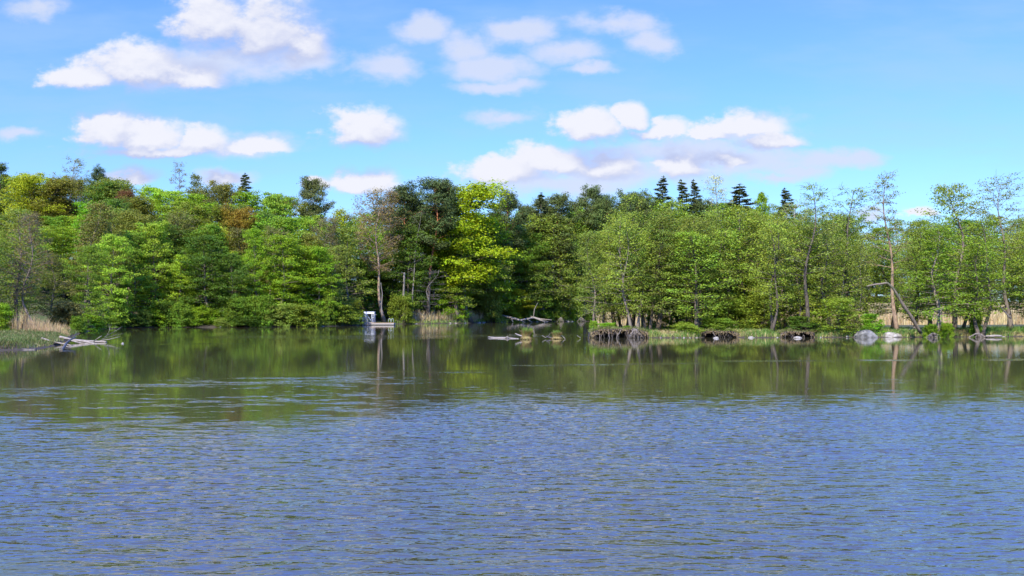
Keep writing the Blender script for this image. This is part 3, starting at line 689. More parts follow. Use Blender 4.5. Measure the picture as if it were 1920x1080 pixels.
# ---- shrubs
def shrub(px, py, Y, wpx, col, label, group=None, var=0, key='shrub', z0=None):
    return tree('shrub', key, var, px, py, Y, wpx, col, label, 'shrub', group, z0=z0)
for px in list(range(150, 680, 24)) + list(range(745, 1110, 30)):
    p = px + rr.uniform(-8, 8); Y = shoreY(p) + rr.uniform(0.2, 2.2)
    if p > 640 and p < 690: Y += 5
    if 745 < p < 776: Y = shoreY(p) + 1
    if 560 < p < 790: c = (0.10, 0.16, 0.02)
    else: c = rr.choice([MID, BRT, DRK, ALD2])
    if 775 < p < 915: continue
    zz = 'left of the platform' if p < 680 else 'right of the platform'
    shrub(p, rr.uniform(540, 596), Y, rr.uniform(26, 70), jit(c), f'leafy waterside shrub along the far shore {zz}', f'shrubs along the far shore {zz}', rr.randrange(4))
for (px, top, Y, w, c, lb) in [
    (125, 560, 136, 60, (0.12, 0.125, 0.05), 'sparse grey-brown shrub beside the leaning tree on the left bank'),
    (-5, 560, 112, 50, BRT, 'bright green bush at the left edge above the grass'),
    (1138, 603, 111.0, 32, (0.12, 0.26, 0.02), 'vivid green bush hanging over the left end of the undercut bank'),
    (1113, 598, 111.2, 15, (0.14, 0.26, 0.03), 'small sprig of fresh leaves at the tip of the undercut bank'),
    (1176, 609, 111.0, 16, (0.09, 0.20, 0.02), 'small round green bush on the undercut bank by the old alder'),
    (1345, 592, 113, 60, (0.12, 0.21, 0.03), 'light green bush over the middle dark hollow'),
    (1290, 600, 112, 60, (0.14, 0.23, 0.035), 'low light green bush left of the middle dark hollow'),
    (1500, 590, 113.3, 56, (0.06, 0.12, 0.02), 'dark green bush over the right dark hollow'),
    (1632, 584, 113.4, 40, (0.11, 0.25, 0.02), 'fresh green bush growing over the grey boulder'),
    (1745, 604, 111.5, 26, (0.13, 0.24, 0.02), 'small bright bush above the tangled roots near the pale grey trunk'),
    (1775, 600, 112, 24, (0.13, 0.24, 0.02), 'small bright bush in the grass right of the pale grey trunk'),
    (1828, 570, 114, 30, (0.08, 0.17, 0.02), 'leafy sprout at the foot of the dark-trunked alder by the water'),
    (1590, 575, 120, 50, GRY, 'greyish twiggy shrub behind the grass left of the boulder'),
    (995, 611, 103.3, 12, (0.13, 0.20, 0.03), 'little green sprig beside the larger tussock in the water')]:
    shrub(px, top, Y, w, c, lb, var=rr.randrange(4), z0=0.85 if 'undercut' in lb or 'hollow' in lb and 'over' in lb else None)
# tangled twiggy fallen crown by the reeds
tree('dead_tree', 'dead', 1, 812, 505, 219, 90, ALD, 'grey tangle of bare bent branches above the beige reeds')
tree('dead_tree', 'dead', 1, 1605, 455, 122, 46, ALD, 'grey dead tree with one pale spike above the leaning arch trunk')

# ------------------------------------------------------------------ single trunks and logs
def limb(name, pts, rad, mat, label, cat='log', group=None, twigs=None, sides=7, parts=()):
    """pts: (px, py, Y) list; twigs: child branches [(pts, rad)]"""
    P = np.array([at(*p) for p in pts]); o0 = P[0].copy()
    n = len(P)
    tt = np.linspace(0, n - 1, (n - 1) * 4 + 1)
    Q = np.stack([np.interp(tt, np.arange(n), P[:, k]) for k in range(3)], 1)
    rg = np.random.default_rng(abs(hash(label)) % 1000 if False else len(label) * 7 + n)
    Q[1:-1] += rg.normal(size=(len(Q) - 2, 3)) * max(rad) * 0.16
    # soften corners
    Q[1:-1] = (Q[:-2] + 2 * Q[1:-1] + Q[2:]) / 4
    r = np.interp(tt, np.linspace(0, n - 1, len(rad)), rad) * (1 + rg.normal(size=len(tt)) * 0.05)
    root = empty(name, tuple(o0))
    b = Buf(); b.tube(Q - o0, r, sides); b.build('stem', mat, root)
    for tp, trd in (twigs or []):
        q = np.array([at(*p) for p in tp]); b = Buf(); b.tube(q - o0, np.linspace(trd, trd * 0.35, len(q)), 5); b.build('branch', mat, root)
    return tag(root, label, cat, group)
limb('arched_trunk', [(1727, 624, 110.9), (1706, 590, 110.0), (1688, 562, 109.6), (1672, 538, 109.3), (1664, 530, 109.2), (1645, 533, 109), (1625, 537, 108.8)], [0.19, 0.17, 0.14, 0.12, 0.07], M_BARK,
     'bare dark trunk arching over to the left above the grass', 'trunk', twigs=[([(1664, 530, 109.2), (1659, 524, 109.2)], 0.05), ([(1640, 534, 109), (1632, 526, 109), (1626, 522, 109)], 0.04)])
limb('bare_branch', [(1895, 597, 113), (1880, 580, 113), (1870, 566, 113), (1861, 555, 113)], [0.09, 0.07, 0.03], M_DEAD, 'thin pale dead branch slanting up to the left near the right edge', 'branch')
limb('broken_snag', [(757, 605, 228), (757, 575, 228), (757, 545, 228), (758, 511, 228)], [0.30, 0.28, 0.20], M_DEAD, 'short broken-off pale snag between the bare tree and the dead trunk', 'snag')
limb('bare_tree', [(716, 592, 209.5), (715, 575, 210), (717, 550, 210), (714, 530, 210)], [0.14, 0.12, 0.07], M_DEAD, 'thin reddish dead stem just left of the pale thick trunk', 'trunk')
# left bank: fallen trunks
limb('fallen_trunk', [(112, 632, 92), (132, 637, 92), (160, 641, 92), (186, 645, 91)], [0.13, 0.12, 0.10, 0.05], M_WOOD, 'long grey fallen trunk with its tip in the water off the left bank', twigs=[([(128, 637, 92), (150, 643, 91), (172, 645, 90.6)], 0.09)])
limb('fallen_trunk', [(140, 637, 94.5), (165, 639.5, 94), (185, 640.5, 94), (200, 641, 94)], [0.085, 0.09, 0.09, 0.085], M_WOOD, 'cut-ended pale log lying level beside the long grey fallen trunk', twigs=[([(176, 640, 93.5), (184, 634, 93), (191, 629.5, 93)], 0.05), ([(188, 639, 94), (206, 636, 94), (225, 631, 94)], 0.05)])
limb('fallen_trunk', [(78, 634, 88), (98, 641, 87.5), (118, 644, 86.5), (139, 649, 85)], [0.07, 0.08, 0.06, 0.03], M_WOOD, 'pale slanting log running from the root plate down into the water')
limb('dark_branch', [(142, 632, 90), (127, 641, 84), (121, 648, 80), (115, 657, 74.8)], [0.05, 0.09, 0.11, 0.09], M_WETWOOD, 'dark wet forked branch standing in the water below the logs', twigs=[([(136, 636, 88), (143, 623, 90)], 0.03)])
limb('fallen_trunk', [(24, 630, 96), (48, 634, 94), (62, 639, 92)], [0.10, 0.11, 0.07], M_WOOD, 'thin log lying in the grass of the left bank')
for k, (pts, rad, lb) in enumerate([
    ([(22, 655.5, 77), (45, 656.5, 76), (68, 655.0, 76)], [0.10, 0.12, 0.06], 'mossy dark branch lying on the water, lowest of the brush heap'),
    ([(8, 650, 80), (18, 652, 79), (26, 655.5, 77)], [0.04, 0.06, 0.05], 'curved thin branch at the left end of the brush heap'),
    ([(30, 655, 76.5), (44, 652, 78), (56, 651, 79)], [0.03, 0.05, 0.03], 'pale twig lying across the brush heap'),
    ([(36, 656, 76), (52, 654, 77), (68, 645, 82)], [0.03, 0.05, 0.03], 'twig rising from the brush heap towards the root plate')]):
    limb('drift_branch', pts, rad, M_WETWOOD if k == 0 else M_ROOT, lb, 'branch', twigs=[([pts[1], (pts[1][0] + 4, pts[1][1] + 4, pts[1][2] - 1)], 0.03)])
for k, pts in enumerate([[(196, 632, 97), (214, 622, 99), (229, 612, 100)], [(190, 636, 96), (212, 630, 97), (232, 625, 98)], [(200, 630, 98), (206, 618, 98), (204, 608, 99)]]):
    limb('thin_branch', pts, [0.022, 0.018, 0.010], M_ROOT, ['thin twig of the brushwood behind the logs, reaching up highest to the right', 'long thin twig of the brushwood leaning lowest to the right', 'upright thin twig of the brushwood behind the logs'][k], 'branch',
         twigs=[([pts[1], (pts[1][0] + 12, pts[1][1] - 6, pts[1][2])], 0.015), ([pts[1], (pts[1][0] + 3, pts[1][1] - 12, pts[1][2])], 0.015)])
# far shore fallen trunk
limb('fallen_trunk', [(938, 592, 259), (955, 595, 257), (975, 600.5, 255), (986, 599, 255), (1000, 595.5, 256), (1012, 600, 256), (1022, 604, 255)], [0.32, 0.30, 0.27, 0.22, 0.18, 0.11], M_WOOD,
     'big weathered fallen tree with curved limbs lying at the far shore', twigs=[([(958, 596, 257), (962, 604, 255)], 0.25), ([(975, 600, 255), (984, 604.5, 254)], 0.2), ([(988, 598, 255), (998, 604.5, 254)], 0.18), ([(995, 595, 256), (1010, 598, 257), (1028, 603, 256)], 0.14), ([(1000, 596, 256), (1002, 580, 257), (1008, 568, 258)], 0.12)])
limb('drift_branch', [(995, 593, 263), (1012, 598, 261), (1035, 600, 260)], [0.14, 0.16, 0.07], M_WOOD, 'slim pale branch behind the big weathered fallen tree', 'branch')
# logs around the tussocks
limb('drift_log', [(915, 632.0, 110), (925, 633.2, 109), (950, 634, 108), (973, 635.2, 106)], [0.06, 0.10, 0.11, 0.06], M_WOOD, 'pale driftwood log floating left of the larger tussock', twigs=[([(947, 634.5, 107.6), (951, 631, 107.6), (957, 634.8, 107)], 0.08)])
limb('drift_branch', [(966, 625.5, 106), (974, 629, 105.5), (984, 632, 104.5)], [0.05, 0.09, 0.09], M_WOOD, 'short pale branch sticking out of the larger tussock', 'branch')
limb('drift_log', [(1025, 631, 106.5), (1033, 634, 105.8), (1046, 634, 105)], [0.07, 0.10, 0.10], M_WETWOOD, 'dark wet log at the foot of the smaller tussock', twigs=[([(1027, 631, 106), (1030, 628, 106), (1032, 624, 106)], 0.05)])
limb('thin_stick', [(1053, 629, 105.5), (1060, 635.5, 105)], [0.04, 0.03], M_WOOD, 'thin stick leaning in the water right of the smaller tussock', 'stick')
limb('thin_stick', [(1082, 629, 107), (1089, 634, 106.5)], [0.025, 0.02], M_WOOD, 'thin stick standing in open water between the tussocks and the bank', 'stick')
limb('thin_stick', [(1017, 629.5, 106.5), (1024, 633.5, 106)], [0.03, 0.03], M_WOOD, 'thin stick slanting just left of the smaller tussock', 'stick')
limb('grey_branch', [(1704, 618, 111.5), (1720, 612, 111.5)], [0.05, 0.03], M_WOOD, 'short grey branch lying in the grass right of the pale boulder', 'branch')
limb('drift_log', [(1848, 630.3, 111), (1862, 629.8, 111), (1878, 629.8, 111)], [0.07, 0.16, 0.10], M_WOOD, 'short grey log washed against the bank near the right edge')

def blades(P, h, w, rng, lean=0.3, curve=0.3):
    """P (n,3); returns verts, faces of bent two-quad blades"""
    n = len(P); a = rng.uniform(0, 6.28, n); d = np.stack([np.cos(a), np.sin(a), 0 * a], 1)
    s = np.stack([-np.sin(a + rng.uniform(-1.5, 1.5, n)), np.cos(a), 0 * a], 1) * (w * rng.uniform(0.6, 1.3, n))[:, None] / 2
    hh = h * rng.uniform(0.55, 1.2, n); ln = (lean * rng.uniform(0, 1, n) * hh)[:, None]
    z = np.array([0, 0, 1.0])
    p1 = P + z * (hh * 0.55)[:, None] + d * ln * 0.4; p2 = P + z * (hh * (1 - curve * 0.3))[:, None] + d * ln * (1 + curve)
    v = np.stack([P - s, P + s, p1 + s * 0.8, p1 - s * 0.8, p2 + s * 0.15, p2 - s * 0.15], 1).reshape(-1, 3)
    i = np.arange(n)[:, None] * 6
    f = np.concatenate([i + np.array([[0, 1, 2, 3]]), i + np.array([[3, 2, 4, 5]])])
    return v, f
# ------------------------------------------------------------------ undercut root banks, root tangles
def root_bank(px0, px1, py_top, Y, label, seed, nroot=60, depth=4.0):
    """a sod roof overhanging a hollow: lip, ceiling, back wall, and roots hanging down to the water"""
    rg = np.random.default_rng(seed)
    x0, x1 = [(p - 960) / F * Y for p in (px0, px1)]; zt = at(px0, py_top, Y)[2]
    root = empty('root_bank', ((x0 + x1) / 2, Y, 0)); L = x1 - x0
    n = 70; u = np.linspace(-L / 2, L / 2, n); q = np.abs(np.linspace(-1, 1, n)) ** 5
    top = zt * (1 - 0.35 * q) + 0.16 * (vnoise(u * 1.1 + 9 * seed, u * 0 + 3, seed) - .5)
    lip = -0.1 + 0.5 * q + 0.35 * (vnoise(u * 1.7, u * 0 + 7, seed) - .5)
    th = 0.08 + 0.20 * vnoise(u * 1.3, u * 0 + 5, seed + 1) + 0.5 * q
    rows = [(depth + 0 * u, 0.42 + 0 * u), (depth * .4 + 0 * u, top * 0.95), (lip + 0.35, top), (lip, top - 0.07), (lip - 0.06, top - th * .6), (lip + 0.08, top - th), (1.0 + 0 * u, top - th + .02), (1.6 + 0 * u, top * .5), (1.7 + 0 * u, -0.4 + 0 * u)]
    m = len(rows); V = []
    for i in range(n):
        for (yy, zz) in rows: V.append((u[i] + rg.normal() * 0.02, yy[i] + rg.normal() * 0.03, zz[i] + rg.normal() * 0.025))
    i = (np.arange(n - 1)[:, None] * m + np.arange(m - 1)[None]).ravel()
    b = Buf(); b.add(V, np.stack([i, i + 1, i + m + 1, i + m], 1))
    for sg in (0, n - 1):    # closed ends
        e = [V[sg * m + k] for k in range(m)]; yb = 1.75
        for k in range(2, m - 1): b.add([e[k], e[k + 1], (e[k + 1][0], yb, e[k + 1][2]), (e[k][0], yb, e[k][2])], [(0, 1, 2, 3)])
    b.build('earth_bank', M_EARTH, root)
    b = Buf()
    for k in range(nroot):
        x = rg.uniform(-L / 2 * 0.97, L / 2 * 0.97); j = int(np.clip((x / L + .5) * n, 0, n - 1)); z = top[j] - th[j] * rg.uniform(0, .7)
        y0 = lip[j] + rg.uniform(-.06, .5); pts = [(x, y0, z)]; dx = rg.normal() * 0.3; hook = rg.uniform(-.5, .3)
        for s in range(4): pts.append((pts[-1][0] + dx * 0.35 + rg.normal() * 0.07, y0 + hook * (s + 1) / 4 + rg.normal() * 0.05, z * (1 - (s + 1) / 4) - (0.12 if s == 3 else 0)))
        b.tube(pts, np.linspace(1, 0.5, 5) * rg.choice([0.015, 0.028, 0.055], p=[.6, .3, .1]), 4, False)
    b.build('hanging_roots', M_ROOT, root)
    n_ = int(260 * L); x = rg.uniform(-L / 2, L / 2, n_); j = np.clip(((x / L + .5) * n).astype(int), 0, n - 1); y = rg.uniform(0, 1, n_) ** 2 * depth * .9 + lip[j]
    P = np.stack([x, y, np.interp(y, [0, depth * .4, depth], [1, .95, .42 / max(zt, .45)]) * top[j] - 0.03], 1)
    v, f = blades(P, 0.15 + 0.3 * vnoise(x * 2, y * 2, 3), 0.05, rg, 0.8); b = Buf(); b.add(v, f, False); g = b.build('turf', M_GRASS, root); g.color = (0.16, 0.165, 0.055, 1)
    P[:, 1] = lip[j]; h_ = rg.random(n_) < .12; P = P[h_]; jj = j[h_]; tip = P + np.stack([rg.normal(size=len(P)) * .08, -0.1 + 0 * jj, -th[jj] * rg.uniform(.4, 1.1, len(P))], 1)
    sd = np.array([0.02, 0, 0]); b = Buf(); b.add(np.stack([P - sd, P + sd, tip + sd, tip - sd], 1).reshape(-1, 3), np.arange(4 * len(P)).reshape(-1, 4), False)
    g = b.build('turf_fringe', M_GRASS, root); g.color = (0.19, 0.14, 0.07, 1)
    return tag(root, label, 'undercut bank')
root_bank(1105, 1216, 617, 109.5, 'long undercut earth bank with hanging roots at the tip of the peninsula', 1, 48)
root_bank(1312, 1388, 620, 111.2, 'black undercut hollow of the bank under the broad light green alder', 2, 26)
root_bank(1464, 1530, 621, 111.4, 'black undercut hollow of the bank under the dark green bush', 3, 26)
root_bank(60, 97, 641, 86, 'torn-up earthy root plate on the left bank behind the slanting log', 4, 60)
def root_tangle(px, py, Y, w, h, label, seed, n=22):
    rg = np.random.default_rng(seed); p = at(px, py, Y)
    root = empty('root_tangle', (p[0], Y, 0)); b = Buf(); hz = h
    for k in range(n):
        a = rg.uniform(-1, 1); pts = [(rg.normal() * 0.15, 0.1, hz * rg.uniform(0.7, 1))]
        for s in range(5):
            f = (s + 1) / 5
            pts.append((a * w / 2 * f + rg.normal() * 0.07, -0.25 * f + rg.normal() * 0.08, pts[0][2] * (1 - f ** 1.3) - (0.12 if s == 4 else 0) + rg.normal() * 0.03))
        b.tube(pts, np.linspace(0.06, 0.022, 6) * rg.uniform(0.6, 1.2), 5)
    b.build('roots', M_ROOT, root); return tag(root, label, 'roots')
root_tangle(1190, 630, 109.2, 1.9, 1.1, 'thick pale exposed roots at the foot of the old alder', 5, 16)
root_tangle(1750, 630, 110.8, 2.2, 0.55, 'knot of dark exposed roots at the water below the pale grey trunk', 6, 26)
root_tangle(1832, 630, 111.4, 2.4, 0.5, 'spreading exposed roots under the dark-trunked alder by the water', 7, 26)
root_tangle(1052, 603, 273, 3.0, 1.3, 'grey root stump at the far shore right of the fallen tree', 8, 20)
root_tangle(1090, 603, 277, 3.0, 1.4, 'second grey root stump at the far shore, nearer to the peninsula', 9, 20)

# ------------------------------------------------------------------ stones
def stone_mesh(seed, mat, sx=1, sy=1, sz=0.6, blocky=0.0, n=3):
    import bmesh
    bm = bmesh.new(); bmesh.ops.create_icosphere(bm, subdivisions=4, radius=1)
    rg = np.random.default_rng(seed); D = unit(rg.normal(size=(12, 3))); K = rg.uniform(0.55, 0.95, 12)
    for v in bm.verts:
        c = np.array(v.co)
        for d, k in zip(D, K):
            q = c @ d
            if q > k: c = c - d * (q - k) * 0.85
        c = c * (1 + 0.05 * math.sin(c[0] * 5 + seed) * math.sin(c[1] * 6) + 0.03 * math.sin(c[2] * 13 + c[0] * 9))
        if blocky: c = np.sign(c) * np.abs(c) ** (1 - blocky)
        v.co = (c[0] * sx, c[1] * sy, c[2] * sz)
    me = bpy.data.meshes.new('stone'); bm.to_mesh(me); bm.free(); me.materials.append(mat)
    me.polygons.foreach_set('use_smooth', [True] * len(me.polygons))
    return me
SM = [stone_mesh(s, M_STONE_PALE) for s in range(4)] + [stone_mesh(9, M_STONE)]
def stone(px, py, wpx, hpx, label, me=None, name='stone', group=None, cat='stone'):
    p = on(px, py); s = p[1] / F
    o = put(name, me or SM[rr.randrange(4)]); o.location = (p[0], p[1] + wpx * s * 0.3, 0.0)
    o.scale = (wpx * s / 2, wpx * s * 0.35, hpx * s / 0.55)
    o.rotation_euler = (0, 0, rr.uniform(-0.3, 0.3))
    return tag(o, label, cat, group)
bm_ = stone_mesh(24, M_STONE, blocky=0.28)
b_ = stone(1628, 633, 44, 13.5, 'large blocky grey boulder at the waterline under the fresh green bush', bm_, 'boulder', cat='boulder'); b_.rotation_euler = (0, 0.05, 0.12)
b_ = stone(1677, 632.6, 40, 9.5, 'low pointed pale boulder lying in the water right of the grey one', stone_mesh(33, M_STONE_PALE, sz=0.6), 'boulder', cat='boulder'); b_.rotation_euler = (0, 0.06, 0)
stone(1497, 634.2, 18, 3.5, 'flat pale stone in front of the right dark hollow')
stone(1565, 632.6, 12, 4.0, 'pale stone left of the two by the grey boulder')
stone(1588, 632.6, 10, 3.5, 'pale stone just left of the grey boulder')
stone(1408, 633.6, 12, 3, 'long low pale stone right of the middle hollow')
stone(1343, 634.5, 12, 3, 'pale stone in front of the middle dark hollow')
stone(229, 644.5, 6, 2.4, 'small white stone alone in open water right of the logs')
for k in range(46):
    px = rr.uniform(150, 640) if k % 3 else rr.uniform(240, 420)
    p = on(px, float(np.interp(px, *zip(*far_px))) - rr.uniform(-0.1, 0.6))
    stone(px, 583 + 5532 / p[1] , rr.uniform(3, 8), rr.uniform(0.9, 2.2), 'pale stone along the far shore left of the platform', SM[rr.randrange(5)], group='stones along the far shore left of the platform')
for k in range(16):
    px = rr.uniform(745, 1100)
    stone(px, float(np.interp(px, *zip(*far_px))), rr.uniform(4, 9), rr.uniform(1.2, 2.2), 'pale stone at the edge of the far shore right of the platform', SM[rr.randrange(5)], group='stones along the far shore right of the platform')
for k in range(34):
    px = rr.uniform(1222, 1925)
    if 1310 < px < 1390 or 1462 < px < 1532 or 1600 < px < 1700: continue
    stone(px, float(np.interp(px, *zip(*pen_front[5:]))) + 0.1, rr.uniform(2.5, 6), rr.uniform(0.8, 1.8), 'small stone at the waterline of the right bank', SM[rr.randrange(5)], group='small stones at the waterline of the right bank')

# ------------------------------------------------------------------ grass, reeds, tussocks
GR = np.random.default_rng(3)
def scatter(pxr, Yr, n, cond=None):
    px = GR.uniform(*pxr, n); Y = GR.uniform(*Yr, n)
    X = (px - 960) / F * Y; Z = terrain(X, Y)
    k = Z > 0.03
    if cond is not None: k &= cond(X, Y, px)
    return np.stack([X[k], Y[k], Z[k] - 0.05], 1)
def stuff(name, sets, mat, col, label):
    b = Buf()
    for P, h, w, ln in sets:
        hv = h if np.isscalar(h) else h
        v, f = blades(P, hv, w, GR, ln); b.add(v, f, False)
    o = b.build(name, mat); o.color = tuple(col) + (1,)
    return tag(o, label, name.replace('_', ' '), kind='stuff')
Pp = scatter((1095, 2150), (107.5, 128), 95000)
pn = vnoise(Pp[:, 0] / 2.5, Pp[:, 1] / 2.5, 5)
edge = np.abs(sdf(Pp[:, :2], penin))
stuff('grass', [(Pp[pn > 0.38], 0.25 + 0.6 * pn[pn > 0.38], 0.05, 0.5)], M_GRASS, (0.11, 0.19, 0.035), 'green waterside grass under the alders on the right bank')
dry = (pn < 0.50) & (edge < 6) | (edge < 0.9) & (GR.random(len(pn)) < .6)
stuff('dry_sedge', [(Pp[dry], 0.35 + 0.35 * pn[dry], 0.05, 0.8)], M_GRASS, (0.36, 0.30, 0.13), 'straw-coloured sedge fringing the right bank')
Pl = scatter((-160, 215), (72, 160), 60000)
Pl = Pl[(Pl[:, 1] < 112) | (960 + F * Pl[:, 0] / Pl[:, 1] > 108)]
kd = GR.random(len(Pl)) < .25 + .5 * (vnoise(Pl[:, 0] / 1.5, Pl[:, 1] / 3, 9) - .4)
stuff('dry_bank_grass', [(Pl[kd], 0.2 + 0.35 * vnoise(Pl[kd][:, 0], Pl[kd][:, 1], 6), 0.05, 0.9)], M_GRASS, (0.22, 0.175, 0.08), 'withered straw-coloured grass mixed into the left bank')
stuff('bank_grass', [(Pl, 0.12 + 0.5 * vnoise(Pl[:, 0] / 2, Pl[:, 1] / 3, 6), 0.05, 0.6)], M_GRASS, (0.095, 0.125, 0.033), 'fresh green grass on the left bank')
Pf = scatter((738, 1110), (222, 285), 30000, lambda X, Y, px: -sdf(np.stack([X, Y], 1), lake) < 7)
stuff('shore_grass', [(Pf, 0.9, 0.10, 0.5)], M_GRASS, (0.16, 0.22, 0.05), 'yellowish green grass strip along the far shore right of the platform')
Pu = scatter((215, 700), (185, 222), 40000, lambda X, Y, px: (-sdf(np.stack([X, Y], 1), lake) < 4) & (vnoise(X / 3, Y / 3, 2) > .3))
stuff('shore_undergrowth', [(Pu, 0.3 + 0.9 * vnoise(Pu[:, 0] / 2, Pu[:, 1] / 2, 6), 0.10, 0.6)], M_GRASS, (0.10, 0.12, 0.035), 'dull green and brown undergrowth at the foot of the far left wood')
Pr = scatter((-160, 132), (112, 135), 14000)
k_ = vnoise(Pr[:, 0] / 3, Pr[:, 1] / 3, 4) > .38; Pr = Pr[k_]
stuff('reed_bed', [(Pr, (0.6 + 2.6 * vnoise(Pr[:, 0] / 1.2, Pr[:, 1] / 2, 2) ** 1.3) * np.interp(960 + F * Pr[:, 0] / Pr[:, 1], [10, 30, 66, 85, 134], [.6, 1, 1, .7, .25]), 0.04, 0.35)], M_GRASS, (0.42, 0.30, 0.15), 'tall dry beige reeds behind the trunks at the left edge')
Pr = scatter((755, 935), (216, 262), 24000, lambda X, Y, px: (-sdf(np.stack([X, Y], 1), lake) > 1.0) & (-sdf(np.stack([X, Y], 1), lake) < 6) & (GR.random(len(X)) < np.interp(px, [755, 800, 860, 900, 935], [.2, 1, 1, .8, .5])))
stuff('reed_clump', [(Pr, 1.4 + 2.2 * vnoise(Pr[:, 0] / 1.5, Pr[:, 1], 5), 0.08, 0.35)], M_GRASS, (0.46, 0.35, 0.19), 'pale dry reeds at the far shore beneath the huge oak')
px = GR.uniform(1120, 2200, 70000); Yy = GR.uniform(226, 240, 70000) - 40 * (px > 1500); Xx = (px - 960) / F * Yy
Pr = np.stack([Xx, Yy, np.full(len(Xx), -0.2)], 1)
k_ = vnoise(Pr[:, 0] / 9, Pr[:, 1] / 5, 8) > .3; Pr = Pr[k_]
stuff('reed_belt', [(Pr, 3.0 + 2.2 * vnoise(Pr[:, 0] / 6, Pr[:, 1] / 6, 2), 0.10, 0.3)], M_GRASS, (0.46, 0.36, 0.20), 'broad belt of dry beige reeds in the water behind the right-hand alders')

def tussock(px, py, wpx, hpx, label, seed):
    rg = np.random.default_rng(seed); p = on(px, py); s = p[1] / F; w, h = wpx * s, hpx * s
    root = empty('tussock', (p[0], p[1] + w / 2, 0))
    st = Buf(); st.tube([(0, 0, -0.6), (0, 0, 0.0), (0, 0, h * 0.3), (0, 0, h * 0.42)], [w * .4, w * .42, w * .38, w * .1], 12)
    for k in range(24):
        a = rg.uniform(0, 6.28); st.tube([(math.cos(a) * w * .3, math.sin(a) * w * .3, h * .3), (math.cos(a) * w * .47, math.sin(a) * w * .47, -0.1)], [0.03, 0.02], 4)
    st.build('stump', M_WETWOOD, root)
    n = 1500; a = rg.uniform(0, 6.28, n); r = w * 0.42 * np.sqrt(rg.random(n))
    P = np.stack([np.cos(a) * r, np.sin(a) * r, h * 0.25 + 0 * r], 1)
    b = Buf(); v, f = blades(P, h * 0.75, 0.035, rg, 0.6); b.add(v, f, False)
    P2 = P[:500].copy(); P2[:, 2] = h * 0.35; a2 = a[:500]
    tip = P2 + np.stack([np.cos(a2) * w * .3, np.sin(a2) * w * .3, -h * 0.35 * rg.uniform(.5, 1, 500)], 1); sd = np.stack([-np.sin(a2), np.cos(a2), 0 * a2], 1) * 0.02
    b.add(np.stack([P2 - sd, P2 + sd, tip + sd, tip - sd], 1).reshape(-1, 3), np.arange(2000).reshape(-1, 4), False)
    g = b.build('dry_grass', M_GRASS, root); g.color = (0.24, 0.18, 0.075, 1)
    b = Buf(); v, f = blades(P[:260] + [0, 0, h * .1], h * 0.95, 0.035, rg, 0.5); b.add(v, f, False)
    g = b.build('green_grass', M_GRASS, root); g.color = (0.15, 0.23, 0.04, 1)
    return tag(root, label, 'tussock')
tussock(987, 637, 18, 18, 'larger straw-coloured grass tussock standing in the water', 1)
tussock(1044, 636, 17, 13, 'smaller grass tussock standing in the water nearer the peninsula', 2)

